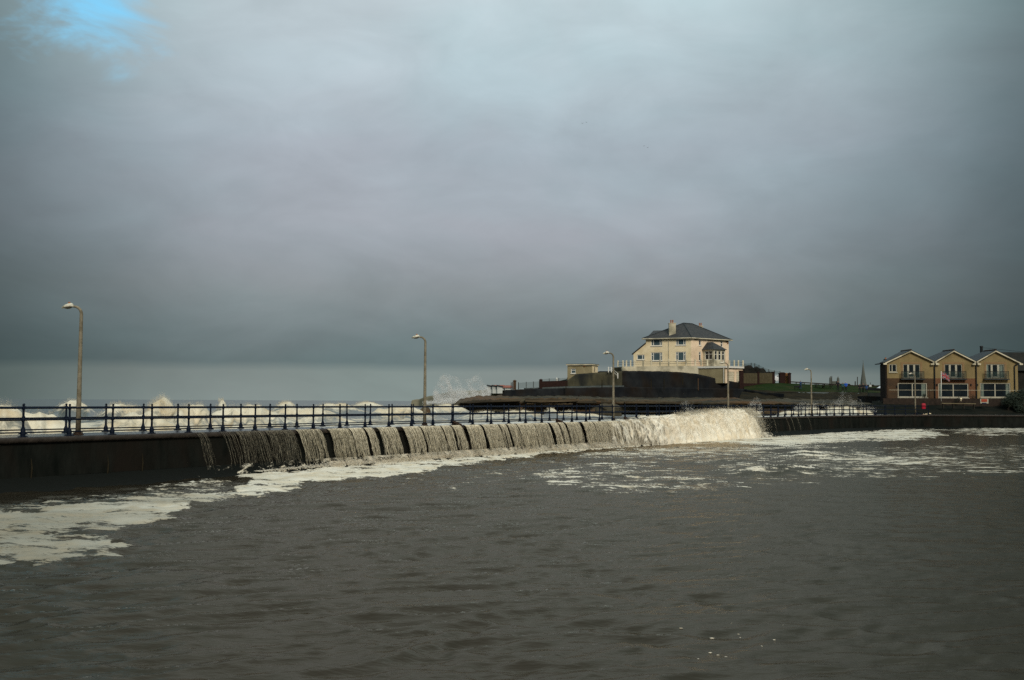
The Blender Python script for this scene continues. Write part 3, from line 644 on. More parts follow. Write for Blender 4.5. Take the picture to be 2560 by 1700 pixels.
# tall plume against the far cliff
def plume(name, px0, px1, prof, ybase, Y, n, s0, s1, label, spread=.5):
    pts, sz = [], []
    for _ in range(n):
        x = random.uniform(px0, px1); top = float(np.interp(x, *zip(*prof)))
        f = random.random()**1.35
        clump = float(noise(np.array(x*.11+f*2.5), np.array(f*3+Y), 4))
        if random.random() > 1.5*clump**1.5: continue
        p = P(x+random.gauss(0, 2), ybase+(top-ybase)*f+random.gauss(0, 2), Y+random.gauss(0, 3)); pts.append(p); sz.append(random.uniform(s0, s1)*Y*(1-.45*f))
    return drops(name, pts, sz, MIST, label)
plume('sea_spray', 1085, 1225, [(1080, 990), (1095, 950), (1110, 935), (1150, 945), (1175, 950), (1197, 934), (1204, 950), (1212, 965), (1225, 975)], 1004, 228, 90000, .00008, .0003, 'tall white plume of spray bursting against the far cliff')
plume('sea_spray', 1060, 1215, [(1060, 1005), (1120, 998), (1180, 988), (1205, 985), (1215, 990)], 1008, 224, 30000, .00006, .0003, 'low bright surf in front of the far cliff')
plume('sea_spray', 2055, 2190, [(2040, 1012), (2060, 1002), (2072, 1012), (2095, 1000), (2104, 984), (2110, 976), (2118, 990), (2124, 982), (2132, 1002), (2150, 996), (2160, 1014), (2190, 1022)], 1030, 137, 12000, .00005, .0002, 'spray thrown up behind the railing below the grass bank')
plume('sea_spray', 1870, 1905, [(1868, 1015), (1880, 1000), (1892, 992), (1905, 1012)], 1030, 124, 2600, .00006, .0003, 'splash behind the railing below the dark bank')
plume('sea_spray', 1985, 2045, [(1985, 1018), (2008, 1003), (2030, 1010), (2045, 1004)], 1030, 134, 4000, .00006, .00028, 'low splash beside the pale lamp post by the grass bank')
plume('sea_spray', 1700, 1735, [(1695, 1015), (1712, 1000), (1730, 1012)], 1035, 120, 1500, .00006, .0003, 'small splash behind the railing above the breaking wave')

# ------------------------------------------------------------------ headland: rock ledges, retaining walls
def interp_list(lst, n):
    lst = np.array(lst, float); x = np.linspace(lst[0, 0], lst[-1, 0], n)
    return x, [np.interp(x, lst[:, 0], lst[:, k]) for k in range(1, lst.shape[1])]
def cliff(name, lst, thick, m, nx=160, nz=14, rough=.6, strata=0, batter=.3, seed=1, zbot=None, tz=0., wob=1.):
    x, (yt, yb, Yd) = interp_list(lst, nx)
    top = np.array([P(a, b, c) for a, b, c in zip(x, yt, Yd)]); bot = np.array([P(a, b, c) for a, b, c in zip(x, yb, Yd)])
    if zbot is not None: bot[:, 2] = zbot
    top[:, 2] += wob*(fbm(x*.12, x*0+seed, 3, seed)-.5)*.35
    rows = []
    for j in range(nz+1):
        s = j/nz; p = bot*(1-s)+top*s; d = rough*(fbm(top[:, 0]*.5, p[:, 2]*.6, 4, seed)-.5)
        if strata: d = d+strata*((np.floor(p[:, 2]*2.1+.8*fbm(top[:, 0]*.1, top[:, 0]*0, 2, seed))*7.7 % 1)-.5)
        p = p.copy(); p[:, 1] += s*batter*(top[:, 2]-bot[:, 2])*.3-d; p[:, 0] += .2*d; rows.append(p)
    for k in (.3, 1.):
        q = rows[nz].copy(); q[:, 1] += thick*k; q[:, 2] += tz*k + .1*(fbm(top[:, 0]*.4, top[:, 0]*0+k, 2, seed)-.5); rows.append(q)
    return npmesh(name, np.stack(rows), gridfaces(len(rows), nx)[:, ::-1], m, False)
o = cliff('far_headland', [(1027, 1007, 1010, 420), (1030, 1000, 1010, 420), (1046, 998, 1010, 420), (1060, 993, 1010, 415), (1100, 985, 1010, 410), (1120, 979, 1010, 405), (1160, 977, 1010, 400), (1220, 975, 1010, 395), (1300, 974, 1010, 390)], 60, FARHAZE, 90, 8, 2, 0, .6, 3, zbot=-1); kind(o, 'structure')
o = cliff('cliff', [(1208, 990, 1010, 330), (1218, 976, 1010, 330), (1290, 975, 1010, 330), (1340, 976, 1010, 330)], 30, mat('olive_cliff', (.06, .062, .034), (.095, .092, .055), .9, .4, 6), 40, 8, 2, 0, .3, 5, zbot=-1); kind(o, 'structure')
o = cliff('rock_ledge', [(1131, 1014, 1045, 168), (1136, 1008, 1045, 168), (1180, 1002, 1045, 170), (1240, 999, 1045, 172), (1310, 997.5, 1045, 174), (1420, 995, 1045, 176), (1500, 999, 1045, 176), (1640, 1004, 1045, 174), (1760, 1005, 1045, 170), (1880, 1006, 1045, 164), (2000, 1010, 1045, 158), (2215, 1013, 1045, 154)],
          18, ROCK, 300, 30, .9, 1.7, .5, 7, zbot=-.6, tz=.8); kind(o, 'structure')
o = cliff('rock_platform', [(1300, 1003, 1040, 164), (1316, 998, 1040, 164), (1400, 996, 1040, 166), (1440, 997, 1040, 166), (1500, 1003, 1040, 166)], 6, ROCK, 120, 16, .8, 1.2, .9, 17, zbot=0); kind(o, 'structure')
STRATA = mat('brown_strata', (.040, .034, .024), (.095, .068, .040), .85, .6, 9, .8, 1.6, (.3, .3, 4.5), c3=(.022, .022, .019), s3=.3, spec=.05)
for k_, l_ in enumerate(([(1150, 1006, 1010, 167.6), (1200, 1001.5, 1006, 169.5), (1262, 1000, 1004, 171.4), (1300, 1001, 1003, 172.6)], [(1312, 998, 1004, 163), (1350, 997, 1006, 163.6), (1420, 995.5, 1004, 165), (1447, 997, 1003, 165.2)],
                         [(1560, 1003, 1008, 174), (1640, 1004, 1009, 172.6), (1700, 1005, 1010, 171), (1752, 1006, 1009, 169)], [(1440, 999, 1007, 165.2), (1480, 998, 1008, 165.4), (1540, 1001, 1007, 174)], [(1316, 1007, 1013, 163.2), (1380, 1006, 1012, 164.6), (1430, 1007, 1011, 165.2)])):
    kind(cliff('rock_slab', l_, 6, STRATA, 90, 8, .5, 1.0, .5, 101+k_, wob=1.6), 'structure')
def rockblock(px, ytop, Y, wpx, seed, label):
    c = P(px, ytop, Y); n, m_ = 18, 12; V = []
    hw = wpx/FPX*Y/2
    for i in range(m_+1):
        ph = math.pi*.5*i/m_
        for k in range(n):
            t = 2*math.pi*k/n; r = hw*(math.sin(ph)**.6); j = .75+.5*float(noise(np.array(math.cos(t)*1.7+seed), np.array(math.sin(t)*1.7+i*.4), seed))
            V.append((c.x+r*math.cos(t)*j, c.y+r*.8*math.sin(t)*j, .4+(c.z-.4)*math.cos(ph)**.5*(.85+.15*j)))
    mb = MB(); mb.add(V, [(i*n+k, (i+1)*n+k, (i+1)*n+(k+1) % n, i*n+(k+1) % n) for i in range(m_) for k in range(n)])
    return tag(mb.build('boulder', ROCK), label, 'rock')
rockblock(1522, 1009, 150, 66, 3, 'large wet dark boulder in the surf behind the third lamp post along the wall')
rockblock(1062, 1018, 130, 34, 5, 'small wave washed rock in the surf just behind the second lamp post')
def rwall(name, lst, thick, m, label, **k):
    return tag(cliff(name, lst, thick, m, **k), label, 'wall')
rwall('retaining_wall', [(1255, 986, 1001, 186), (1263, 975, 1001, 186), (1305, 973, 1001, 186), (1420, 970, 1001, 188), (1480, 968.5, 1004, 189), (1560, 967, 1006, 190), (1700, 969, 1008, 188), (1860, 972, 1008, 184), (1905, 980, 1008, 180), (1960, 984, 1008, 176)], 9, STONE,
      'long dark stone retaining wall rising straight from the rock ledge', nx=240, nz=12, rough=.35, batter=.15, seed=23, wob=.3)
rwall('retaining_wall', [(1398, 966, 980, 197), (1416, 953, 980, 197), (1442, 935, 980, 197), (1495, 931, 980, 197), (1530, 929.5, 980, 197), (1556, 927.5, 980, 198)], 6, STONEL,
      'weathered stone wall with a sloping end below the small flat roofed building', nx=90, nz=10, rough=.3, batter=.1, seed=27, wob=.2)
rwall('retaining_wall', [(1556, 927, 982, 198), (1650, 928, 982, 197), (1700, 930, 982, 197), (1746, 935, 982, 196), (1813, 951, 982, 195), (1862, 958, 982, 194)], 8, STONE,
      'tall dark retaining wall below the pale terrace of the cream house', nx=120, nz=10, rough=.35, batter=.12, seed=29, wob=.3)
o = cliff('terrace_path', [(1310, 970, 974, 192), (1420, 966, 974, 193.5), (1490, 964, 974, 194), (1560, 963.5, 974, 195)], 5, PATH, 60, 2, .05, seed=2, wob=.2); kind(o, 'structure')
# pale posts standing on the lower wall
for k, (x, y0, y1) in enumerate(((1628, 949, 967), (1660, 948, 968), (1707, 941, 956), (1745.5, 948, 969.5), (1847, 955, 975), (1415, 957, 970), (1505, 951, 966))):
    b = P(x, y1+2, 187 if k != 2 else 194.5); h = P(x, y0, b.y).z; mb = MB(); mb.box(b.x-.07, b.x+.07, b.y-.07, b.y+.07, b.z-.3, h); mb.hexa([(b.x-.09, b.y-.09, h), (b.x+.09, b.y-.09, h), (b.x+.09, b.y+.09, h), (b.x-.09, b.y+.09, h), (b.x-.05, b.y-.05, h+.12), (b.x+.05, b.y-.05, h+.12), (b.x+.05, b.y+.05, h+.12), (b.x-.05, b.y+.05, h+.12)])
    tag(mb.build('concrete_post', BANK if k != 3 else BRICK), {2: 'short post high on the tall dark retaining wall under the terrace', 3: 'paler brown post on the lower wall left of the garage block', 4: 'short post on the lower wall under the garage doors', 5: 'short post where the sloping stone wall meets the low brick wall', 6: 'short post on the path below the terrace steps'}.get(k, 'short weathered post on the lower dark wall below the cream house windows'), 'post', 'posts along the retaining walls')

# ------------------------------------------------------------------ facade tools
class Facade:
    def __init__(s, A, B):
        s.A = Vector((A[0], A[1], 0)); d = Vector((B[0]-A[0], B[1]-A[1], 0)); s.len = d.length; s.d = d.normalized(); s.n = Vector((s.d.y, -s.d.x, 0))   # n to the viewer when A is left of B
    def hit(s, px, py):
        r = ray(px, py); t = s.n.dot(s.A)/s.n.dot(r); p = Vector((0, 0, CZ))+r*t
        return (p-s.A).dot(s.d), p.z
    def pt(s, u, z, out=0.): q = s.A+s.d*u+s.n*out; return (q.x, q.y, z)
    def rect(s, x0, x1, y0, y1):
        xm, ym = (x0+x1)/2, (y0+y1)/2
        return s.hit(x0, ym)[0], s.hit(x1, ym)[0], s.hit(xm, y1)[1], s.hit(xm, y0)[1]
    def box(s, mb, u0, u1, z0, z1, o0, o1):
        f = s.pt; mb.hexa([f(u0, z0, o1), f(u1, z0, o1), f(u1, z0, o0), f(u0, z0, o0), f(u0, z1, o1), f(u1, z1, o1), f(u1, z1, o0), f(u0, z1, o0)])
    def wall(s, mb, u0, u1, z0, z1, holes, depth=.14):
        U = sorted({u0, u1, *[h[0] for h in holes], *[h[1] for h in holes]}); Zs = sorted({z0, z1, *[h[2] for h in holes], *[h[3] for h in holes]})
        U = [u for u in U if u0 <= u <= u1]; Zs = [z for z in Zs if z0 <= z <= z1]
        for a, b in zip(U, U[1:]):
            for c, d in zip(Zs, Zs[1:]):
                m, n = (a+b)/2, (c+d)/2
                if any(h[0] < m < h[1] and h[2] < n < h[3] for h in holes): continue
                mb.add([s.pt(a, c), s.pt(b, c), s.pt(b, d), s.pt(a, d)], [(0, 1, 2, 3)])
        for h in holes:
            a, b, c, d = h[:4]; q = [s.pt(a, c), s.pt(b, c), s.pt(b, d), s.pt(a, d)]; r = [s.pt(a, c, -depth), s.pt(b, c, -depth), s.pt(b, d, -depth), s.pt(a, d, -depth)]
            mb.add(q+r, [(0, 4, 5, 1), (1, 5, 6, 2), (2, 6, 7, 3), (3, 7, 4, 0)])
    def window(s, parent, h, vs=(), ts=(), fw=.07, depth=.14, glass=None, frame=None, name='window', sill=True, curtains=()):
        a, b, c, d = h[:4]; fr = MB(); glass = glass or GLASS; frame = frame or WHITE
        s.box(fr, a, b, d-fw, d, -depth, -depth+.09); s.box(fr, a, b, c, c+fw, -depth, -depth+.09)
        s.box(fr, a, a+fw, c+fw, d-fw, -depth, -depth+.088); s.box(fr, b-fw, b, c+fw, d-fw, -depth, -depth+.088)
        for v in vs: s.box(fr, v-fw*.55, v+fw*.55, c+fw, d-fw, -depth, -depth+.085)
        for (t, a2, b2) in ts: s.box(fr, a2, b2, t-fw*.45, t+fw*.45, -depth, -depth+.08)
        f = fr.build(name, frame, parent)
        e_ = [a+fw*.5]+sorted(vs)+[b-fw*.5]
        for a2, b2 in zip(e_, e_[1:]):
            g = MB(); s.box(g, a2, b2, c+fw*.5, d-fw*.5, -depth+.01, -depth+.03); g.build('pane', glass, f)
        for (a2, b2) in curtains:
            g = MB(); s.box(g, a2, b2, c+fw, d-fw, -depth+.032, -depth+.036); g.build('curtain', CURTAIN, f)
        if sill:
            g = MB(); s.box(g, a-.08, b+.08, c-.1, c-.01, -.05, .1); g.build('sill', frame, f)
        return f

# ------------------------------------------------------------------ the cream house on the headland
YC = 203.; cor = P(1728, 900, YC)
dl = Vector((math.sin(math.radians(-64)), math.cos(math.radians(-64)), 0)); dr = Vector((math.sin(math.radians(51)), math.cos(math.radians(51)), 0))
def reach(c, d, px):
    r = ray(px, 900); n = Vector((r.y, -r.x, 0)); t = -(n.x*c.x+n.y*c.y)/(n.x*d.x+n.y*d.y); return Vector((c.x+d.x*t, c.y+d.y*t, 0))
Lc, Rc, LL = reach(cor, dl, 1614.5), reach(cor, dr, 1822), reach(cor, dl, 1583.7)
fl = Facade(Lc, cor); frt = Facade(cor, Rc); fll = Facade(LL, Lc)
zg = P(1728, 917, YC).z; ze = P(1728, 843.5, YC).z
H1 = thing('cream_house', (cor.x, cor.y, zg), 'large cream rendered two storey house with grey hipped slate roof above the terrace', 'house')
def R_(f, *a): return f.rect(*a)
wl = [R_(fl, 1627.6, 1655.4, 847.7, 864.6), R_(fl, 1689.5, 1714.7, 847.4, 863), R_(fl, 1627.6, 1655.6, 880.8, 902), R_(fl, 1689, 1714.7, 879.3, 902.2)]
wr = [R_(frt, 1747, 1752.9, 848.7, 863.7), R_(frt, 1801.3, 1806.8, 852.5, 867.8), R_(frt, 1747, 1752.7, 879.3, 902.9)]
mb = MB(); fl.wall(mb, 0, fl.len, zg-1, ze, wl); mb.build('wall', CREAM, H1)
mb = MB(); frt.wall(mb, 0, frt.len, zg-1, ze, wr); mb.build('wall', PINKC, H1)  # right wall coloured warmer to paint in the light it catches
Bc = Lc+(Rc-Vector((cor.x, cor.y, 0)))
mb = MB()
for p, q in ((Rc, Bc), (Bc, Lc)): mb.add([(p.x, p.y, zg-1), (q.x, q.y, zg-1), (q.x, q.y, ze), (p.x, p.y, ze)], [(0, 1, 2, 3)])
mb.build('wall', CREAM, H1)
for f_, hs, divs, tr in ((fl, wl, [(1633.5, 1650.2), (1695, 1709.2), (1633.5, 1650.2), (1695, 1709.2)], [None, None, 887.6, 886.8]), (frt, wr, [(), (), ()], [852, 856, 885.5])):
    for h, dv, t in zip(hs, divs, tr):
        v = [f_.hit(x, 870)[0] for x in dv]; ts = []
        if t: zt = f_.hit(1700 if f_ is fl else 1750, t)[1]; ts = [(zt, h[0], v[0]), (zt, v[1], h[1])] if v else [(zt, h[0], h[1])]
        f_.window(H1, h, v, ts, .13, glass=GLASSB if f_ is fl else GLASS, frame=WHITE)
# lean-to at the left end
zl0 = fll.hit(1584, 885)[1]; zl1 = fl.hit(1615, 860)[1]
w5 = R_(fll, 1592.5, 1611.3, 886.7, 899.3)
mb = MB(); fll.wall(mb, 0, fll.len, zg-1, zl0, [w5]); a = fll.pt(0, zl0); b = fll.pt(fll.len, zl0); mb.add([a, b, fll.pt(fll.len, zl1)], [(0, 1, 2)])
dep = dr*6
mb.add([fll.pt(0, zg-1), fll.pt(0, zl0), tuple(Vector(fll.pt(0, zl0))+dep), tuple(Vector(fll.pt(0, zg-1))+dep)], [(0, 1, 2, 3)]); mb.build('lean_to', CREAM, H1)
fll.window(H1, w5, [fll.hit(1605.9, 890)[0]], (), .12, glass=GLASSB)
mb = MB(); q = [Vector(fll.pt(-.3, zl0-.12, .15)), Vector(fll.pt(fll.len, zl1+.12, .15))]; q += [q[1]+dep, q[0]+dep]; mb.hexa([tuple(p) for p in q]+[tuple(p+Vector((0, 0, .16))) for p in q]); mb.build('lean_to_roof', SLATE, H1)
# hipped roof
cx3 = Vector((cor.x, cor.y, 0)); mid_l = (Lc+cx3)/2
fm = Facade(mid_l, mid_l+dr)
u1, zr = fm.hit(1708.6, 807.8); u2, _ = fm.hit(1730, 809)
ov = .45
def eave(p, a, b): q = Vector((p.x, p.y, 0))+dl*a*ov+dr*b*ov; return (q.x, q.y, ze-.06)
E4 = [eave(cx3, -1, -1), eave(Rc, -1, 1), eave(Bc, 1, 1), eave(Lc, 1, -1)]
r1, r2 = fm.pt(u1, zr), fm.pt(u2, zr)
mb = MB(); mb.add(E4+[r1, r2], [(0, 1, 5, 4), (1, 2, 5), (2, 3, 4, 5), (3, 0, 4)]); mb.add([tuple(Vector(v)-Vector((0, 0, .16))) for v in E4], [(3, 2, 1, 0)]); rf = mb.build('roof', SLATE, H1)
g = MB()
for a, b in zip(E4, E4[1:]+E4[:1]): g.tube([tuple(Vector(a)-Vector((0, 0, .07))), tuple(Vector(b)-Vector((0, 0, .07)))], .1, 6)
g.build('gutter', TERR, H1)
g = MB()
for a, b in ((E4[0], r1), (E4[3], r1), (r1, r2), (E4[1], r2)): g.tube([a, b], .11, 6)
g.build('ridge_tile', SLATEB, rf)
# rear wing roof, seen above the left eaves
bw = Lc+dr*6; fw2 = Facade(Lc+dr*5, Lc+dr*5-dl)
ua, za = fw2.hit(1633.5, 826.5); ub, _ = fw2.hit(1690, 826)
a0, a1 = fw2.pt(ua, za), fw2.pt(ub, za); e0 = Vector(fw2.pt(-.3, ze)); e1 = Vector(fw2.pt(ub, ze))
mb = MB(); mb.add([tuple(e0-dr*4.6), tuple(e1-dr*4.6), a1, a0, tuple(e0+dr*4.6), tuple(e1+dr*4.6)], [(0, 1, 2, 3), (3, 2, 5, 4), (0, 3, 4)]); mb.build('rear_roof', SLATE, H1)
# chimneys
for (x0, x1, y0, y1, Y, pots) in ((1673, 1689.5, 809, 828, YC+2.2, ((1676.3, 1679.6), (1680.8, 1684.4))), (1747.5, 1757.5, 816, 836, YC+9, ((1748, 1751), (1752, 1755.2)))):
    c0, c1 = P(x0, y1, Y), P(x1, y0, Y); mb = MB(); mb.box(c0.x, c1.x, Y, Y+.9, c0.z-1, c1.z); mb.box(c0.x-.07, c1.x+.07, Y-.07, Y+.97, c1.z, c1.z+.12); ch = mb.build('chimney', TERR, rf)
    for a, b in pots:
        pc = P((a+b)/2, y0, Y); r = (b-a)/2/FPX*Y; mb = MB(); mb.lathe((pc.x, Y+.4, c1.z+.12), [(r, 0), (r*.85, .32), (r*1.05, .42), (r*.9, .6)], 10); mb.build('chimney_pot', POT, ch) if False else mb.build('chimney_pot', POT, rf)
# downpipe, lamps under the eaves
mb = MB(); ud = fl.hit(1672, 870)[0]; mb.tube([fl.pt(ud, ze-.1, .08), fl.pt(ud, zg, .08)], .055, 6); mb.build('downpipe', TERR, H1)
for f_, x, y in ((fl, 1619.5, 848.5), (frt, 1738, 847.5), (frt, 1815, 853)):
    u, z = f_.hit(x, y); mb = MB(); f_.box(mb, u-.16, u+.16, z-.12, z+.12, 0, .25); mb.build('flood_light', PIPE if f_ is frt else WHITE, H1)
u, z = frt.hit(1819, 857); mb = MB(); frt.box(mb, u-.16, u+.16, z-.2, z+.2, 0, .1); mb.build('alarm_box', ORANGEB, H1)
# bay / porch on the right-hand face
bd = 2.7; fb_ = Facade(Vector((cor.x, cor.y, 0))+frt.n*bd, Rc+frt.n*bd)
ub0, ub1 = fb_.hit(1784.5, 890)[0], fb_.hit(1813, 890)[0]; zb1 = fb_.hit(1790, 873.5)[1]
A_ = Vector(fb_.pt(ub0, 0)); fs_ = Facade(A_-frt.n*bd, A_)
mb = MB()
hb = [(ub0+(ub1-ub0)*a, ub0+(ub1-ub0)*b, fb_.hit(1790, 900)[1], zb1-.25) for a, b in ((.08, .3), (.4, .62), (.72, .94))]
hs = [(fs_.len*.2, fs_.len*.86, fs_.hit(1772, 899)[1], zb1-.25)]
fb_.wall(mb, ub0, ub1, zg-.8, zb1, hb); fs_.wall(mb, 0, fs_.len, zg-.8, zb1, hs)
e_ = Vector(fb_.pt(ub1, 0)); mb.add([(e_.x, e_.y, zg-.8), tuple((e_-frt.n*bd).xy)+(zg-.8,), tuple((e_-frt.n*bd).xy)+(zb1,), (e_.x, e_.y, zb1)], [(0, 1, 2, 3)])
bay = mb.build('bay', TERR, H1)
for h in hb: fb_.window(bay, h, (), [(h[2]+(h[3]-h[2])*.62, h[0], h[1])], .09, glass=GLASS, sill=False)
h = hs[0]; fs_.window(bay, h, [(h[0]+h[1])/2], [(h[2]+(h[3]-h[2])*.62, h[0], h[1])], .1, glass=GLASS, sill=False)
zt = fb_.hit(1775, 853)[1]; o1 = .3
mb = MB(); q = [fb_.pt(ub0-o1, zb1-.02, o1), fb_.pt(ub1+o1, zb1-.02, o1), fb_.pt(ub1+o1, zb1-.02, -bd), fb_.pt(ub0-o1, zb1-.02, -bd)]; um = (ub0+ub1)/2
mb.add(q+[fb_.pt(um-.5, zt, -bd*.45), fb_.pt(um-.4, zt, -bd)], [(0, 1, 4), (1, 2, 5, 4), (3, 0, 4, 5), (3, 2, 1, 0)]); mb.build('bay_roof', SLATE, bay)

# ground mass of the headland behind the walls
hz = zg-.9
mb = MB(); pl = [P(1500, 930, 203), P(1560, 930, 202.6), P(1650, 930, 202), P(1745, 930, 201), P(1830, 930, 206), P(1960, 940, 215), P(1960, 940, 260), P(1400, 940, 260), P(1400, 940, 206)]
bt = [(p.x, p.y, 0) for p in pl]; tp = [(p.x, p.y, hz if i < 5 else (6.5 if i in (5, 6) else 7.5)) for i, p in enumerate(pl)]
n = len(pl); mb.add(bt+tp, [(i, (i+1) % n, n+(i+1) % n, n+i) for i in range(n)]); ctr = Vector((sum(p.x for p in pl)/n, sum(p.y for p in pl)/n, hz))
mb.add(tp+[tuple(ctr)], [(i, (i+1) % n, n) for i in range(n)]); kind(mb.build('headland', STONE), 'structure')

# terrace wall with white balustrade
TW = [(1545, 917.5, 928, 201), (1556, 916.5, 928.5, 199.2), (1650, 915.5, 930, 199), (1700, 915, 931, 198.5), (1746, 914.5, 936, 197.5)]
def strip_wall(lst, thick, cap=.0):
    mb = MB()
    for a, b in zip(lst, lst[1:]):
        p0, p1, q0, q1 = P(a[0], a[2], a[3]), P(b[0], b[2], b[3]), P(a[0], a[1], a[3]), P(b[0], b[1], b[3])
        t = Vector((0, thick, 0)); zb0, zb1_ = min(p0.z, p1.z)-.8, 0
        mb.hexa([(p0.x, p0.y, p0.z-.8), (p1.x, p1.y, p1.z-.8), (p1.x, p1.y+thick, p1.z-.8), (p0.x, p0.y+thick, p0.z-.8), tuple(q0), tuple(q1), tuple(q1+t), tuple(q0+t)])
    return mb
TWo = tag(strip_wall(TW, .4).build('terrace_wall', TERR), 'pale rendered terrace wall in front of the cream house', 'wall')
BP = [1545, 1557.5, 1566, 1576.5, 1586.5, 1608, 1628.5, 1650, 1672, 1693, 1715, 1738, 1753, 1768.5, 1823.5, 1835.5, 1846, 1857.5]
def tdep(x): return np.interp(x, [1545, 1556, 1650, 1700, 1746, 1860], [201, 199.3, 199.1, 198.6, 197.7, 199])
ty = lambda x: np.interp(x, [1545, 1650, 1746, 1860], [916.8, 914.8, 913.8, 916.6])
B_ = thing('balustrade', P(1545, 916.8, 201.1), 'white concrete post balustrade with thin rails round the terrace', 'balustrade')
def post_at(x, yt, yb_, Y, w_, nm='post', m=WHITE, par=None):
    a = P(x, yb_, Y); z1 = P(x, yt, Y).z; mb = MB(); mb.box(a.x-w_, a.x+w_, Y-w_, Y+w_, a.z, z1-.1); mb.hexa([(a.x-w_*1.25, Y-w_*1.25, z1-.1), (a.x+w_*1.25, Y-w_*1.25, z1-.1), (a.x+w_*1.25, Y+w_*1.25, z1-.1), (a.x-w_*1.25, Y+w_*1.25, z1-.1), (a.x-w_*.8, Y-w_*.8, z1), (a.x+w_*.8, Y-w_*.8, z1), (a.x+w_*.8, Y+w_*.8, z1), (a.x-w_*.8, Y+w_*.8, z1)])
    return mb.build(nm, m, par)
for x in BP: post_at(x, ty(x)-15.5, ty(x), tdep(x)+.2, .125, 'post', TERR, B_)
for k in (5.5, 10.5):
    for seg_ in (BP[:14], BP[14:]):
        mb = MB(); mb.tube([P(x, ty(x)-k, tdep(x)+.2) for x in seg_], .028, 5); mb.build('rail', PIPE, B_)
# steps with white handrail posts at the left of the terrace
S_ = thing('step_handrail', P(1521, 930, 197.5), 'white handrail posts beside the steps below the terrace', 'handrail')
for x, y0, y1 in ((1521, 917.5, 931), (1528.5, 917.5, 931), (1544.5, 932.5, 946)): post_at(x, y0, y1, 196.6, .07, 'post', WHITE, S_)
mb = MB(); mb.tube([P(1521, 919.5, 196.6), P(1528.5, 919.5, 196.6), P(1544.5, 934, 196.6)], .03, 5); mb.tube([P(1521, 925, 196.6), P(1528.5, 925, 196.6), P(1544.5, 940, 196.6)], .03, 5); mb.build('rail', WHITE, S_)
tag(strip_wall([(1536, 918.5, 931, 201.3), (1556, 918, 931, 199.4)], 2).build('stair_wall', STONEL), 'dark stone side wall of the terrace steps', 'wall')

# small flat-roofed building
fo = Facade(P(1418.5, 930, 201), P(1480, 930, 199)); fo2 = Facade(P(1480, 930, 199), P(1494.5, 930, 203))
OB = thing('flat_roofed_building', fo.pt(0, fo.hit(1419, 951)[1]), 'small flat roofed rendered building with one white window above the stone wall', 'outbuilding')
z0, z1 = fo.hit(1440, 955)[1], fo.hit(1480, 912.5)[1]
ow = fo.rect(1427.3, 1439.3, 921.5, 933.6)
mb = MB(); fo.wall(mb, 0, fo.len, z0, z1, [ow]); mb.build('wall', OLIVE, OB)
mb = MB(); fo2.wall(mb, 0, fo2.len, z0, z1, []); mb.build('wall', CREAM, OB)
fo.window(OB, ow, (), [((ow[2]+ow[3])/2+.12, ow[0], ow[1])], .11, glass=GLASSB)
a, b, c = Vector(fo.pt(-.2, 0, .2)), Vector(fo.pt(fo.len+.15, 0, .25)), Vector(fo2.pt(fo2.len+.2, 0, .2)); d = c+(a-b)
mb = MB(); mb.hexa([(p.x, p.y, z1-.02) for p in (a, b, c, d)]+[(p.x, p.y, z1+.17) for p in (a, b, c, d)]); rf_ = mb.build('fascia', TERR, OB)
mb = MB(); mb.hexa([(p.x, p.y, z1+.172) for p in (a, b, c, d)]+[(p.x, p.y, z1+.25) for p in (a, b, c, d)]); mb.build('roof', SLATEB, OB)
u, z = fo.hit(1461, 915); mb = MB(); fo.box(mb, u-.18, u+.18, z-.14, z+.14, 0, .1); mb.build('alarm_box', ORANGEB, OB)
mb = MB(); u = fo2.hit(1486, 925)[0]; mb.tube([fo2.pt(u, z1-.3, .07), fo2.pt(u, z1-1.2, .07)], .06, 6); mb.build('downpipe', PIPE, OB)

# garage block
fg1 = Facade(P(1746, 930, 197.6), P(1813, 930, 194.2)); fg2 = Facade(P(1813, 930, 194.2), P(1862, 930, 197.5))
GB = thing('garage_block', fg2.pt(0, fg2.hit(1820, 958)[1]), 'low rendered garage block with two white doors beside the cream house', 'garage')
zg1 = fg1.hit(1780, 919.5)[1]; zg0 = fg2.hit(1830, 958)[1]
mb = MB(); fg1.wall(mb, 0, fg1.len, zg0, zg1, []); mb.build('wall', OLIVE, GB)
gd = [fg2.rect(1821.5, 1836, 929.5, 957.5), fg2.rect(1841, 1850.5, 929.5, 957.5)]
mb = MB(); fg2.wall(mb, 0, fg2.len, zg0, zg1, gd); mb.build('wall', PINKC, GB)
for h in gd:
    mb = MB(); n = 6
    for k in range(n): fg2.box(mb, h[0]+.03, h[1]-.03, h[2]+(h[3]-h[2])*k/n, h[2]+(h[3]-h[2])*(k+.93)/n, -.12, -.07)
    fg2.box(mb, h[0], h[1], h[2], h[3], -.14, -.11); mb.build('garage_door', TERR, GB)
a, b, c = Vector(fg1.pt(-.1, 0, .15)), Vector(fg2.pt(-.05, 0, .3)), Vector(fg2.pt(fg2.len+.2, 0, .3)); d = c+(a-b)
mb = MB(); mb.hexa([(p.x, p.y, zg1-.05) for p in (a, b, c, d)]+[(p.x, p.y, zg1+.28) for p in (a, b, c, d)]); mb.build('flat_roof', WHITE, GB)
mb = MB(); mb.tube([fg1.pt(fg1.len-.25, zg1, .08), fg1.pt(fg1.len-.25, zg0, .08)], .06, 6); mb.build('downpipe', WHITE, GB)

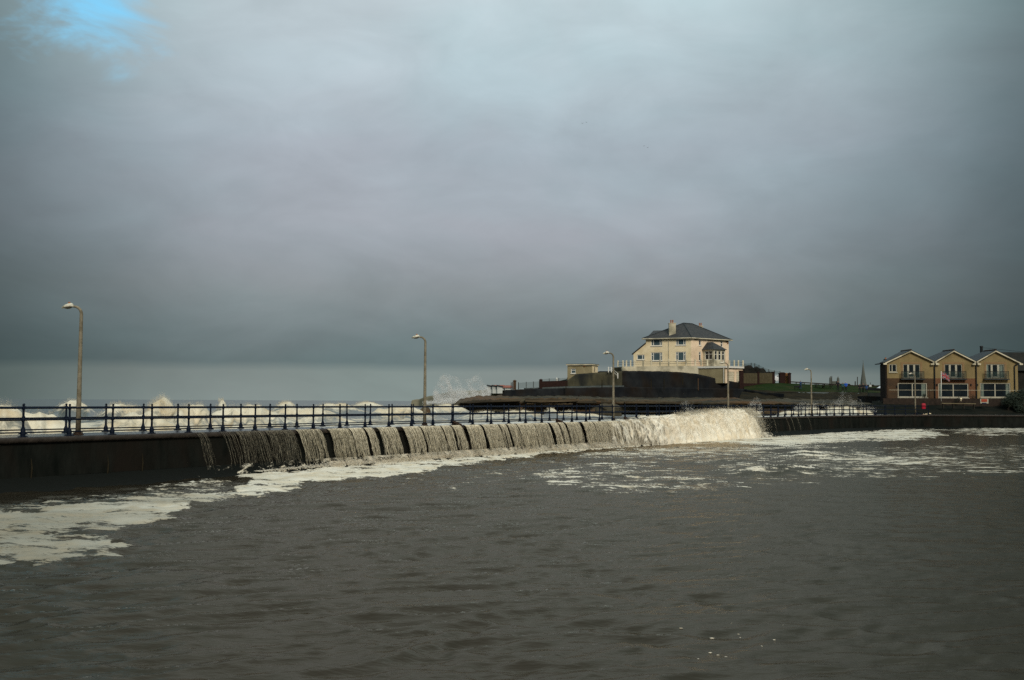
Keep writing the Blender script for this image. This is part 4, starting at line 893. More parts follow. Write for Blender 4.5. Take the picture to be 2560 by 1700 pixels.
# panelled boundary wall with brick pillars, hedge and wire fence
BW = thing('panel_wall', P(1850, 975, 190), 'olive panelled boundary wall with maroon brick pillars beside the garages', 'wall')
for a, b, y0, y1, Ya, Yb in ((1859, 1893.5, 933, 958.5, 190.5, 192), (1898, 1931, 932.5, 958, 192.2, 194)):
    n = 5
    for k in range(n):
        xa, xb = a+(b-a)*k/n, a+(b-a)*(k+.94)/n; Y = Ya+(Yb-Ya)*k/n; p, q = P(xa, y1, Y), P(xb, y0, Y); mb = MB(); mb.box(p.x, q.x, Y, Y+.12, p.z, q.z); mb.build('panel', PANEL, BW)
for x0, x1, y0, y1, Y in ((1849, 1858.5, 928, 978, 190), (1893.8, 1898, 931.5, 962, 191.9), (1930.5, 1936.5, 931, 962, 194)):
    p, q = P(x0, y1, Y), P(x1, y0, Y); mb = MB(); mb.box(p.x, q.x, Y-.15, Y+.5, p.z, q.z); mb.box(p.x-.06, q.x+.06, Y-.21, Y+.56, q.z, q.z+.12); mb.build('pillar', MAROON, BW)
mb = strip_wall([(1858, 958, 985, 190.2), (1895, 958.5, 985, 191.8), (1936, 958, 985, 193.9)], .6); mb.build('plinth', MAROON, BW)
tag(cliff('hedge', [(1858, 917, 940, 197), (1868, 915, 940, 197), (1885, 916, 940, 197), (1900, 921, 940, 198), (1915, 928, 940, 199), (1935, 932, 945, 200)], 2, HEDGE, 70, 8, .9, 0, .2, 71, wob=2.5), 'dark overgrown hedge above the panelled wall beside the garages', 'hedge')
def wire_fence(pts, Y0, Y1, hpx, label, m=WIRE):
    f0 = thing('wire_fence', P(pts[0][0], pts[0][1], Y0), label, 'fence'); n = len(pts)
    for k, (x, y) in enumerate(pts):
        Y = Y0+(Y1-Y0)*k/(n-1); a = P(x, y, Y); z = P(x, y-hpx, Y).z; mb = MB(); mb.box(a.x-.05, a.x+.05, Y-.05, Y+.05, a.z, z); mb.build('post', WOOD, f0)
    mb = MB()
    for k in range(n-1):
        Ya, Yb = Y0+(Y1-Y0)*k/(n-1), Y0+(Y1-Y0)*(k+1)/(n-1); a, b = P(*pts[k], Ya), P(*pts[k+1], Yb); c, d = P(pts[k+1][0], pts[k+1][1]-hpx*.94, Yb), P(pts[k][0], pts[k][1]-hpx*.94, Ya)
        mb.add([a, b, c, d], [(0, 1, 2, 3)])
    mb.build('mesh_panel', m, f0)
wire_fence([(1862, 918), (1878, 916), (1887, 917), (1897.5, 921), (1908, 927), (1922, 932), (1936, 935), (1950, 937)], 198.5, 203, 9, 'green wire mesh fence stepping down above the dark hedge')
wire_fence([(1296, 972), (1315.5, 970), (1333.5, 969), (1348, 968)], 191, 191, 15.5, 'green wire mesh fence between the two brick pillars on the far wall')
wire_fence([(1352, 956), (1373, 954), (1397, 953), (1418, 952)], 198, 199, 8, 'thin wire fence above the low red brick wall')
def pillar(x0, x1, y0, y1, Y, m, label):
    p, q = P(x0, y1, Y), P(x1, y0, Y); mb = MB(); mb.box(p.x, q.x, Y, Y+(q.x-p.x), p.z, q.z); mb.box(p.x-.07, q.x+.07, Y-.07, Y+(q.x-p.x)+.07, q.z, q.z+.15); mb.hexa([(p.x, Y, q.z+.15), (q.x, Y, q.z+.15), (q.x, Y+.4, q.z+.15), (p.x, Y+.4, q.z+.15), (p.x+.2, Y+.1, q.z+.28), (q.x-.2, Y+.1, q.z+.28), (q.x-.2, Y+.3, q.z+.28), (p.x+.2, Y+.3, q.z+.28)])
    return tag(mb.build('brick_pillar', m), label, 'pillar')
pillar(1283, 1290.5, 953.5, 974, 190.5, BRICK, 'squat brown brick pillar at the far end of the retaining wall')
pillar(1348.5, 1356, 951, 971, 192, MAROON, 'dark brick pillar at the end of the low red brick wall')
pillar(1950, 1963.5, 934.5, 960, 197, MAROON, 'dark brick gate pillar beside the parked white car')
pillar(1964, 1970.8, 936, 960, 197.6, ORANGEB, 'orange brick gate pillar painted as lit between two dark ones')
pillar(1971.3, 1977.5, 935, 960, 196.6, MAROON, 'dark brick gate pillar at the start of the timber rail')
for x, y0, y1 in ((1278, 956, 974), (1281.5, 955, 974), (1296, 955.5, 973)):
    a = P(x, y1, 190); mb = MB(); mb.tube([a, P(x, y0, 190)], [.08, .06], 6); tag(mb.build('timber_post', WOOD), 'thin dark timber post beside the squat brown brick pillar', 'post', 'timber posts on the far wall')
tag(strip_wall([(1356, 953, 968, 194), (1395, 952, 968, 195), (1419, 951.5, 968, 196)], .4).build('brick_wall', MAROON), 'low red brown brick wall leading to the small flat roofed building', 'wall')
a = P(1392, 952.5, 200); mb = MB(); mb.lathe((a.x, a.y, a.z-.3), [(.16, 0), (.16, .55), (.12, .6), (.2, .62), (.12, .8), (.03, .95)], 10); tag(mb.build('vent_cowl', WHITE), 'small white vent cowl behind the low brick wall', 'vent')

# far chalets on the cliff
def chalet(x0, x1, ye, yr_, yb_, Y, roofm, label, flip):
    a, b = P(x0, yb_, Y), P(x1, yb_, Y); z1, z2 = P(x0, ye, Y).z, P(x0, yr_, Y).z
    t = thing('chalet', a, label, 'chalet', 'chalets on the cliff top'); mb = MB(); f = Facade(a, b)
    lw = [(f.len*.2, f.len*.36, a.z+.5, z1-.2), (f.len*.6, f.len*.78, a.z+.7, z1-.25)]
    f.wall(mb, 0, f.len, a.z-1, z1, lw); mb.add([f.pt(0, z1), f.pt(f.len, z1), f.pt(0 if flip else f.len, z2)], [(0, 1, 2)]); mb.add([f.pt(0, a.z-1, -5), f.pt(0, a.z-1), f.pt(0, z2 if flip else z1), f.pt(0, z2 if flip else z1, -5)], [(0, 1, 2, 3)])
    mb.build('wall', FARB, t)
    for h in lw: f.window(t, h, (), (), .08, frame=SLATEB, sill=False, glass=GLASSB)
    mb = MB(); q = [Vector(f.pt(-.2, z2 if flip else z1, .3)), Vector(f.pt(f.len+.2, z1 if flip else z2, .3)), Vector(f.pt(f.len+.2, z1 if flip else z2, -6)), Vector(f.pt(-.2, z2 if flip else z1, -6))]
    mb.hexa([tuple(p) for p in q]+[tuple(p+Vector((0, 0, .3))) for p in q]); mb.build('roof', roofm, t)
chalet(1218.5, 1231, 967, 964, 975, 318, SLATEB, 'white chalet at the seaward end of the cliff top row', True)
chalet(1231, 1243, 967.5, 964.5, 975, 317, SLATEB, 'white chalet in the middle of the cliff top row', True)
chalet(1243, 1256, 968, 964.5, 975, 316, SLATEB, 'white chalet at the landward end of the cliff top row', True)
for x0, x1, y0, y1, Y in ((1228, 1262, 962, 969, 326), (1263, 1279, 963, 969, 324)):
    a, b = P(x0, 977, Y), P(x1, 977, Y); z0, z1, z2 = P(x0, 976, Y).z, P(x0, y1, Y).z, P(x0, y0, Y).z
    t = thing('red_roofed_bungalow', a, 'pale bungalow with long red roof behind the white chalets' if x0 < 1250 else 'short red roofed bungalow beside the squat brick pillar', 'bungalow')
    mb = MB(); mb.box(a.x, b.x, Y, Y+6, z0, z1); mb.build('wall', FARB, t)
    mb = MB(); mb.add([(a.x-.3, Y-.4, z1), (b.x+.3, Y-.4, z1), (b.x+.3, Y+6.4, z1), (a.x-.3, Y+6.4, z1), (a.x, Y+3, z2), (b.x, Y+3, z2)], [(0, 1, 5, 4), (2, 3, 4, 5), (1, 2, 5), (3, 0, 4)]); mb.build('roof', FARR, t)

# ------------------------------------------------------------------ grass bank, people, benches
def sheet(name, rows, m, nx=80, rough=.1, seed=3):
    V = []
    for lst in rows:
        x, (yy, Yd) = interp_list(lst, nx); V.append(np.array([P(a, b, c) for a, b, c in zip(x, yy, Yd)]))
    out_ = []
    for a, b in zip(V, V[1:]):
        for k in range(8): out_.append(a+(b-a)*k/8)
    out_.append(V[-1]); V = np.stack(out_); V[..., 2] += rough*(fbm(V[..., 0]*.7, V[..., 1]*.7, 4, seed)-.5)
    return kind(npmesh(name, V, gridfaces(V.shape[0], nx), m, True), 'structure')
sheet('brown_bank', [[(1840, 1016, 172), (2000, 1014, 168), (2230, 1013, 164)], [(1850, 988, 180), (2000, 992, 176), (2100, 990, 176), (2230, 991, 172)], [(1860, 975, 187), (1905, 975, 184), (1950, 979, 182), (2000, 980.5, 181), (2100, 981.5, 180), (2230, 984, 178)]], BANK, 120, .5)
sheet('grass', [[(1860, 975, 187), (1905, 975, 184), (1950, 979, 182), (2000, 980.5, 181), (2100, 981.5, 180), (2230, 984, 178)], [(1860, 960, 193), (1905, 957, 194), (1950, 958, 195), (1977, 959, 196), (2050, 963, 196), (2100, 966, 196), (2230, 970, 196)], [(1860, 955, 230), (2230, 968, 240)]], GRASS, 140, .22)
tag(strip_wall([(1935, 980.5, 983, 180.6), (2060, 980.7, 983, 180), (2168, 981.6, 984, 179.4)], .2).build('stone_kerb', TERR) if False else MB().tube([P(1935, 979.5, 181.2), P(2000, 980, 180.5), (P(2100, 981, 179.8)), P(2168, 982, 179.2)], .06, 5).build('low_rail', WOOD), 'thin low rail along the lower edge of the grass bank', 'rail')
tag(strip_wall([(2172, 981.5, 992, 166), (2202, 981.5, 992, 164)], .5).build('parapet_wall', mat('grey_render', (.05, .05, .045), (.075, .07, .062), .9, 1)), 'low grey parapet wall between the grass bank and gabled houses', 'wall')
tag(strip_wall([(2165, 990, 1012, 163), (2215, 992, 1014, 158)], 4).build('retaining_wall', STONE), 'dark retaining wall below the low grey parapet', 'wall')

TF = thing('timber_rail', P(1977, 958, 197), 'dark timber rail fence sloping down the top of the grass bank', 'fence')
mb = MB(); q = [P(1976, 954.5, 197), P(2092, 961.5, 197)]; mb.hexa([tuple(q[0]+Vector(v)) for v in ((0, -.06, -.1), (0, -.06, -.1), (0, .06, -.1), (0, .06, -.1))][:0] or [(q[0].x, 196.94, q[0].z-.1), (q[1].x, 196.94, q[1].z-.1), (q[1].x, 197.06, q[1].z-.1), (q[0].x, 197.06, q[0].z-.1), (q[0].x, 196.94, q[0].z+.1), (q[1].x, 196.94, q[1].z+.1), (q[1].x, 197.06, q[1].z+.1), (q[0].x, 197.06, q[0].z+.1)]); mb.build('rail', WOOD, TF)
for x in (1991, 2005.5, 2011, 2027, 2046, 2062, 2082):
    y = 954.5+(x-1976)*7/116; a = P(x, y+9, 197); mb = MB(); mb.box(a.x-.07, a.x+.07, 197.06, 197.2, a.z-.3, P(x, y, 197).z); mb.build('post', WOOD, TF)
for x, lb in ((2049, 'dark picnic table on the grass below the timber rail'), (2068, 'dark picnic table beside the standing people on the grass')):
    b = P(x, 971, 190); t = thing('picnic_table', b, lb, 'picnic table'); g0 = b.z
    mb = MB(); mb.box(b.x-.9, b.x+.9, b.y-.38, b.y+.38, g0+.72, g0+.77); mb.build('table_top', WOOD, t)
    for s in (-1, 1): mb = MB(); mb.box(b.x-.9, b.x+.9, b.y+s*.72-.13, b.y+s*.72+.13, g0+.42, g0+.47); mb.build('bench_seat', WOOD, t)
    for s in (-1, 1):
        mb = MB(); mb.tube([(b.x+s*.6, b.y-.6, g0-.1), (b.x+s*.6, b.y-.2, g0+.72)], .045, 5); mb.tube([(b.x+s*.6, b.y+.6, g0-.1), (b.x+s*.6, b.y+.2, g0+.72)], .045, 5); mb.tube([(b.x+s*.6, b.y-.75, g0+.4), (b.x+s*.6, b.y+.75, g0+.4)], .04, 5); mb.build('leg_frame', WOOD, t)

def person(px, yf, yh, Y, jacket, trousers, hat, label, turn=0., pose=0):
    base = P(px, yf, Y); H = (P(px, yh, Y).z-base.z); s = H/1.75
    J = {'p': (0, 0, .95), 'c': (0, 0, 1.2), 'n': (0, 0, 1.46), 'h': (0, .02, 1.56), 'h2': (0, .02, 1.69)}
    for k, sg in (('l', -1), ('r', 1)):
        J['hip'+k] = (sg*.10, 0, .90); J['kn'+k] = (sg*.12, .03+.1*sg*pose, .5); J['an'+k] = (sg*.13, .16*sg*pose, .09); J['to'+k] = (sg*.14, .16*sg*pose+.16, .04)
        J['sh'+k] = (sg*.19, 0, 1.40); J['el'+k] = (sg*.26, -.02+.1*abs(pose), 1.13); J['wr'+k] = (sg*.20, .16+.1*abs(pose), 1.02 if pose < .5 else 1.25); J['ha'+k] = (sg*.17, .24+.1*abs(pose), 1.0 if pose < .5 else 1.30)
    rad = {'p': .165, 'c': .175, 'n': .075, 'h': .105, 'h2': .075, 'hip': .11, 'kn': .075, 'an': .055, 'to': .045, 'sh': .095, 'el': .07, 'wr': .05, 'ha': .045}
    E = [('p', 'c'), ('c', 'n'), ('n', 'h'), ('h', 'h2')]
    for k in 'lr': E += [('p', 'hip'+k), ('hip'+k, 'kn'+k), ('kn'+k, 'an'+k), ('an'+k, 'to'+k), ('c', 'sh'+k), ('sh'+k, 'el'+k), ('el'+k, 'wr'+k), ('wr'+k, 'ha'+k)]
    ks = list(J); me = bpy.data.meshes.new('person'); me.from_pydata([tuple(c*s for c in J[k]) for k in ks], [(ks.index(a), ks.index(b)) for a, b in E], [])
    ob = bpy.data.objects.new('person', me); C.objects.link(ob)
    md = ob.modifiers.new('skin', 'SKIN'); sv = me.skin_vertices[0].data
    for i, k in enumerate(ks):
        r = rad.get(k) or rad[k[:-1]]; sv[i].radius = (r*s, r*s*(.75 if k in ('p', 'c') else 1)); sv[i].use_root = (k == 'p')
    sb = ob.modifiers.new('sub', 'SUBSURF'); sb.levels = sb.render_levels = 1
    dg_ = bpy.context.evaluated_depsgraph_get(); m2 = bpy.data.meshes.new_from_object(ob.evaluated_get(dg_)); m2.name = 'person'
    ob.modifiers.clear(); ob.data = m2; m2.materials.clear()
    for x in (jacket, trousers, SKIN, hat): m2.materials.append(x)
    for p in m2.polygons:
        c = p.center/s; ha = any((c-Vector(J[h])).length < .085 for h in ('hal', 'har')); p.use_smooth = True
        p.material_index = 3 if c.z > 1.63 or (c.z > 1.5 and c.y < 0) else 2 if (c.z > 1.47 or ha) else 0 if c.z > .82 or (c.z > .7 and abs(c.x) > .2) else 1
    ob.location = base; ob.rotation_euler.z = turn
    tag(ob, label, 'person', 'people watching the waves'); return ob
cloth = lambda n, c: mat(n, c, tuple(x*1.3 for x in c), .8, 8)
JB, JD, JT, JBB, JEAN, DK, HW_, HR, HB = cloth('blue_jacket', (.02, .06, .15)), cloth('dark_coat', (.014, .015, .018)), cloth('teal_jacket', (.02, .075, .085)), cloth('bright_blue_jacket', (.02, .09, .40)), cloth('jeans', (.02, .035, .08)), cloth('dark_trousers', (.012, .012, .014)), cloth('white_hat', (.6, .6, .58)), cloth('reddish_hair', (.16, .06, .035)), cloth('dark_hair', (.02, .015, .012))
person(2001.5, 972.5, 950.5, 186, JB, JEAN, HB, 'person in blue jacket and jeans walking on the grass by the timber rail', 1.9, .6)
person(2095, 978, 951, 183, JD, DK, HB, 'tall person in dark coat standing on the grass', 2.8)
person(2107, 978, 956, 183, JT, DK, HB, 'person in teal jacket between dark coat and bright blue jacket', 3.3)
person(2115, 978, 954, 183, JBB, DK, HW_, 'person in bright blue jacket and white hat on the grass', 2.9)
person(2149.5, 984, 959, 180, JD, DK, HB, 'person in dark coat at the near edge of the group by the parapet', 3.0)
person(2158, 983, 957.5, 181, JD, DK, HR, 'person with reddish hair in dark coat in the middle of the group by the parapet', 3.4)
person(2166.5, 984, 960, 180, JB, DK, HB, 'person in blue jacket beside the low grey parapet', 2.6)
# dog on the grass
db = P(1993, 973, 186); mb = MB()
mb.tube([(db.x-.42, db.y, db.z+.42), (db.x-.2, db.y, db.z+.44), (db.x+.1, db.y, db.z+.43), (db.x+.32, db.y, db.z+.46), (db.x+.46, db.y, db.z+.56), (db.x+.58, db.y, db.z+.62), (db.x+.72, db.y, db.z+.58)], [.10, .12, .13, .15, .10, .10, .045], 8)
for x, y in ((-.36, -.09), (-.36, .09), (.3, -.09), (.3, .09)):
    k = -.07 if x < 0 else .05; mb.tube([(db.x+x, db.y+y, db.z+.42), (db.x+x+k*.6, db.y+y, db.z+.25), (db.x+x+k, db.y+y, db.z+.14), (db.x+x+k*.4, db.y+y, db.z+.02)], [.075, .05, .03, .032], 6)
mb.tube([(db.x-.42, db.y, db.z+.46), (db.x-.58, db.y, db.z+.55), (db.x-.66, db.y, db.z+.68)], [.04, .03, .012], 6)
for y in (-.06, .06): mb.tube([(db.x+.53, db.y+y, db.z+.66), (db.x+.5, db.y+y*1.5, db.z+.73)], [.035, .01], 5)
tag(mb.build('dog', DK, None, True), 'dark dog walking beside the person in blue jacket and jeans', 'dog')

# parked cars
def car(px, yb_, Y, rot, label):
    b = P(px, yb_, Y); t = thing('parked_car', b, label, 'car'); t.rotation_euler.z = rot; t['_base'] = [0, 0, 0]
    side = [(-2.1, .35), (-2.15, .75), (-2.0, .98), (-1.2, 1.05), (-.6, 1.48), (.9, 1.5), (1.7, 1.0), (2.1, .9), (2.15, .4)]
    mb = MB(); n = len(side); V = [(x, -.86+(.12 if z > 1.1 else 0), z) for x, z in side]+[(x, .86-(.12 if z > 1.1 else 0), z) for x, z in side]
    mb.add(V, [tuple(range(n))[::-1], tuple(range(n, 2*n))]+[(i, (i+1) % n, n+(i+1) % n, n+i) for i in range(n)]); body = mb.build('body', CARW, t)
    for s in (-1, 1):
        for x0, x1 in ((-.95, .05), (.12, 1.25)):
            mb = MB(); y = s*.80; mb.hexa([(x0, y, 1.02), (x1, y, 1.02), (x1, y+s*.03, 1.02), (x0, y+s*.03, 1.02), (x0+.3, y-s*.03, 1.40), (x1-.15, y-s*.03, 1.40), (x1-.15, y, 1.40), (x0+.3, y, 1.40)]); mb.build('side_window', GLASS, body)
    mb = MB(); mb.hexa([(-1.12, -.7, 1.09), (-1.12, .7, 1.09), (-1.06, .7, 1.09), (-1.06, -.7, 1.09), (-.66, -.64, 1.44), (-.66, .64, 1.44), (-.6, .64, 1.44), (-.6, -.64, 1.44)]); mb.build('windscreen', GLASS, body)
    for x in (-1.35, 1.35):
        for s in (-1, 1):
            mb = MB(); mb.tube([(x, s*.70, .33), (x, s*.89, .33)], .33, 14); wh = mb.build('wheel', TYRE, t); mb = MB(); mb.tube([(x, s*.885, .33), (x, s*.90, .33)], .19, 10); mb.build('rim', WHITE, wh)
    for s in (-1, 1): mb = MB(); mb.box(-2.17, -2.1, s*.6-.16, s*.6+.16, .66, .82); mb.build('headlight', LENS, t)
car(1946, 958, 201, .25, 'white parked car half hidden behind the brick gate pillars')
car(2214, 984.5, 193, .1, 'pale parked car behind the dark boundary wall by the first gabled house')

# distant church spire, chapel, poles
def spire(px, yt, yb_, hw, Y):
    a = P(px, yb_, Y); z1 = P(px, yt, Y).z; r = hw/FPX*Y; t = thing('church_spire', (a.x, Y, 0), 'tall pointed grey stone church spire on the skyline', 'church')
    mb = MB(); mb.lathe((a.x, Y, 0), [(r, a.z), (r*.97, a.z+(z1-a.z)*.1), (r*.52, a.z+(z1-a.z)*.5), (.12, z1-.3)], 8); mb.build('spire', FARS, t)
    mb = MB(); mb.box(a.x-r, a.x+r, Y-r, Y+r, a.z-14, a.z); mb.build('tower', FARS, t)
    mb = MB(); mb.tube([(a.x, Y, z1-.5), (a.x, Y, z1+1)], .08, 5); mb.build('finial', FARS, t)
spire(2158.5, 905, 962, 7.5, 560)
ct = thing('far_building', P(2085, 965, 420), 'distant grey building with two round turrets on the skyline', 'building')
for x, y0 in ((2076.5, 948), (2095.5, 949)):
    a = P(x, 968, 420); r = 3.3/FPX*420; z1 = P(x, y0, 420).z; mb = MB(); mb.lathe((a.x, 420, a.z), [(r, -6), (r, z1-a.z), (r*.9, z1-a.z+.5), (r*.4, z1-a.z+.9), (.1, z1-a.z+1.2)], 10); mb.build('turret', FARS, ct)
a, b = P(2079, 968, 421), P(2093, 953, 421); mb = MB(); mb.box(a.x, b.x, 420.5, 424, a.z-6, b.z); mb.build('wall', FARS, ct)
for x, y0, y1, Y, r, lb in ((2079.5, 940, 962, 400, .12, 'thin pole rising behind the far turreted building'), (2138, 953, 972, 210, .1, 'short dark pole on the grass near the church spire'), (2143.5, 942, 972, 260, .1, 'slim dark telegraph pole near the church spire'), (2206, 958, 975, 230, .06, 'thin pole beside the first gabled house')):
    mb = MB(); mb.tube([P(x, y1, Y), P(x, y0, Y)], [r*1.2, r], 6); tag(mb.build('pole', WOOD), lb, 'pole')
sg = thing('road_sign', P(2176, 975, 200), 'small white sign board on a dark pole right of the group of people', 'sign')
mb = MB(); mb.tube([P(2176, 978, 200), P(2176, 956, 200)], .05, 6); mb.build('pole', WOOD, sg)
a, b = P(2173.2, 967, 199.9), P(2178.8, 962, 199.9); mb = MB(); mb.box(a.x, b.x, 199.88, 199.93, a.z, b.z); mb.build('board', FARB, sg)
o = cliff('far_treeline', [(2085, 966, 980, 330), (2110, 962, 980, 330), (2150, 963, 980, 330), (2200, 967, 980, 330), (2240, 968, 980, 330)], 10, BANK, 80, 4, 1.5, seed=44, wob=5); kind(o, 'structure')
mb = strip_wall([(2168, 969, 984, 188), (2216, 971, 986, 186)], 1); tag(mb.build('boundary_wall', STONE), 'dark boundary wall behind the low grey parapet', 'wall')

# ------------------------------------------------------------------ the row of three gabled houses
YH = 145.
def gable_house(x0, x1, xr_, yl, yrr, split, small, door, low, label, lower_m, side):
    f = Facade(P(x0, 950, YH), P(x1, 950, YH)); zb = f.hit((x0+x1)/2, 1000)[1]-.6
    zel, zer = f.hit(x0, yl)[1], f.hit(x1, yrr)[1]; zE = min(zel, zer); ur, zR = f.hit(xr_, 879.5)
    t = thing('gabled_house', f.pt(f.len/2, zb), label, 'house', 'row of gabled houses')
    zs = f.hit(x0, split)[1] if split else zb
    d_ = f.rect(door[0], door[1], 910.5, 945.7); l_ = f.rect(low[0], low[1], low[2], low[3]); sm = f.rect(*small) if small else None
    hu = [d_]+([sm] if sm else [])
    mb = MB(); f.wall(mb, 0, f.len, zs, zE, [h for h in hu]+([l_] if not split else [])); mb.add([f.pt(0, zE), f.pt(f.len, zE), f.pt(ur, zR)], [(0, 1, 2)]); mb.build('upper_wall', SAND, t)
    if split: mb = MB(); f.wall(mb, 0, f.len, zb, zs, [l_]); mb.build('lower_wall', lower_m, t)
    D = 1.8 if side else 6
    mb = MB()
    for u in (0, f.len): mb.add([f.pt(u, zb), f.pt(u, zE), f.pt(u, zE, -D), f.pt(u, zb, -D)], [(0, 1, 2, 3)])
    mb.add([f.pt(0, zb, -D), f.pt(f.len, zb, -D), f.pt(f.len, zE, -D), f.pt(0, zE, -D)], [(0, 3, 2, 1)]); mb.build('side_wall', BRICK, t)
    # windows
    fr = f.window(t, l_, [f.hit(low[4], 975)[0]], (), .12, glass=GLASS, frame=OFFW, curtains=[(l_[1]-.75, l_[1]-.2)] if side else [(l_[0]+.2, l_[0]+.55), (l_[1]-.6, l_[1]-.2)] if not split else [(l_[0]+.2, l_[0]+.5)])
    if sm: f.window(t, sm, [sm[0]+.42], (), .1, frame=OFFW)
    vs = [d_[0]+(d_[1]-d_[0])*k for k in (.27, .355, .62, .71)]
    w_ = (d_[1]-d_[0]); fd = MB(); ft = .09
    f.box(fd, d_[0], d_[1], d_[3]-ft, d_[3], -.14, -.04); f.box(fd, d_[0], d_[1], d_[2], d_[2]+ft, -.14, -.04)
    for a, b in ((0, .03), (.25, .36), (.61, .72), (.97, 1)): f.box(fd, d_[0]+w_*a, d_[0]+w_*b, d_[2]+ft, d_[3]-ft, -.14, -.045)
    f.box(fd, d_[0]+w_*.36, d_[0]+w_*.61, d_[2]+ft, d_[2]+ft+.16, -.14, -.05)
    fo_ = fd.build('french_window', OFFW, t)
    for a, b in ((.02, .26), (.35, .62), (.71, .98)):
        g = MB(); f.box(g, d_[0]+w_*a, d_[0]+w_*b, d_[2]+.04, d_[3]-.04, -.13, -.11); g.build('pane', GLASS, fo_)
    if not split:
        for a, b in ((.03, .13), (.74, .92)): g = MB(); f.box(g, d_[0]+w_*a, d_[0]+w_*b, d_[2]+.1, d_[3]-.1, -.106, -.1); g.build('curtain', CURTAIN, fo_)
    # surround of a slightly darker render
    g = MB(); s = .3; zt = d_[3]+.28
    f.box(g, d_[0]-s, d_[1]+s, d_[3]+.02, zt, .002, .03); f.box(g, d_[0]-s, d_[0]-.02, d_[2], d_[3]+.02, .002, .03); f.box(g, d_[1]+.02, d_[1]+s, d_[2], d_[3]+.02, .002, .03); g.build('surround', mat('surround_render', (.20, .13, .065), (.24, .16, .085), .9, 2) if 'SUR' not in globals() else SUR, t)
    # glass balcony
    zt = f.hit(door[0], 928.6)[1]; b0_, b1_ = d_[0]-.38, d_[1]+.38; zB = d_[2]-.06
    bl = MB(); f.box(bl, b0_-.1, b1_+.1, zB-.14, zB, .0, .5); bo = bl.build('balcony', SLATEB, t)
    for k in range(3):
        a, b = b0_+(b1_-b0_)*k/3+.03, b0_+(b1_-b0_)*(k+1)/3-.03; g = MB(); f.box(g, a, b, zB+.05, zt-.04, .42, .435); g.build('glass_panel', BGLASS, bo)
    g = MB()
    for k in range(4):
        a = b0_+(b1_-b0_)*k/3; g.tube([f.pt(a, zB, .43), f.pt(a, zt, .43)], .025, 6)
    g.tube([f.pt(b0_, zt, .43), f.pt(b1_, zt, .43)], .028, 6); g.build('balcony_rail', PIPE, bo)
    # roof with short ridge and hipped back, white bargeboards
    og, dr_, db_ = .28, 3.4, 7.2
    ov_ = .35; sl_ = (zR-zE)/max(ur, .1); sr_ = (zR-zE)/max(f.len-ur, .1)
    a0, a1 = f.pt(-ov_, zE-ov_*sl_+.1, og), f.pt(f.len+ov_, zE-ov_*sr_+.1, og); top0, top1 = f.pt(ur, zR+.12, og), f.pt(ur, zR+.12, -dr_)
    c0, c1 = f.pt(-ov_, zE-ov_*sl_+.1, -D if side else -db_), f.pt(f.len+ov_, zE-ov_*sr_+.1, -db_)
    mb = MB(); up = Vector((0, 0, .13)); q = [a0, a1, top0, top1, c0, c1]; q2 = [tuple(Vector(v)+up) for v in q]
    mb.add(q+q2, [(6, 8, 9, 10), (8, 7, 11, 9), (9, 11, 10), (0, 2, 8, 6), (2, 1, 7, 8), (0, 6, 10, 4), (1, 5, 11, 7), (0, 4, 3, 2), (1, 2, 3, 5)]); rf2 = mb.build('roof', SLATEB, t)
    g = MB(); g.tube([tuple(Vector(top0)+up), tuple(Vector(top1)+up)], .12, 6); g.build('ridge_tile', RUST, rf2)
    g = MB()
    for e0, e1 in ((a0, top0), (top0, a1)):
        e0, e1 = Vector(e0), Vector(e1); n_ = f.n*.03; g.hexa([tuple(e0-Vector((0, 0, .12))), tuple(e1-Vector((0, 0, .12))), tuple(e1-Vector((0, 0, .12))+n_), tuple(e0-Vector((0, 0, .12))+n_), tuple(e0+Vector((0, 0, .04))), tuple(e1+Vector((0, 0, .04))), tuple(e1+Vector((0, 0, .04))+n_), tuple(e0+Vector((0, 0, .04))+n_)])
    for e0 in (a0, a1): e0 = Vector(e0); g.box(e0.x-.22, e0.x+.22, e0.y-.04, e0.y+.1, e0.z-.22, e0.z-.02)
    g.build('bargeboard', TERR, rf2)
    return t, f, zE, zb
hA, fA, zEA, zbA = gable_house(2218, 2336, 2276, 906.5, 906.5, 945.5, (2222.8, 2242, 910.3, 930.3), (2258, 2300), (2244.5, 2318, 957.3, 993.3, 2281.3), 'gabled house with brown brick ground floor at the seaward end of the row', BRICK, True)
hB, fB, zEB, zbB = gable_house(2336.4, 2440, 2383, 906.5, 906.5, 945.5, None, (2361.6, 2405.2), (2346, 2421.3, 958.3, 994, 2383.5), 'middle gabled house with reddish brick ground floor behind the flag', BRICKR, False)
hC, fC, zEC, zbC = gable_house(2440.4, 2545, 2487.6, 906.5, 906.5, None, None, (2466, 2511), (2450, 2526.5, 957.3, 993.8, 2488), 'gabled house rendered down to the ground beside the dark bushes', SAND, False)
for h, f, u, zE, zb in ((hB, fB, -.02, zEB, zbB), (hC, fC, -.02, zEC, zbC)):
    mb = MB(); mb.tube([f.pt(u, zE-.1, .12), f.pt(u, zb, .12)], .09, 6); mb.build('downpipe', PIPE, h)
mb = MB(); u = fC.hit(2535.5, 930)[0]; mb.tube([fC.pt(fC.len-.1, zEC-.25, .12), fC.pt(u+.1, zEC-.3, .12), fC.pt(u, zEC-.5, .12), fC.pt(u, zbC, .12)], .075, 6); mb.build('downpipe', PIPE, hC)
for f, h, x, y in ((fA, hA, 2242, 966), (fB, hB, 2427, 962), (fB, hB, 2342, 962), (fC, hC, 2443, 962)):
    u, z = f.hit(x, y); mb = MB(); f.box(mb, u-.08, u+.08, z-.12, z+.12, 0, .14); mb.build('wall_light', PIPE, h)
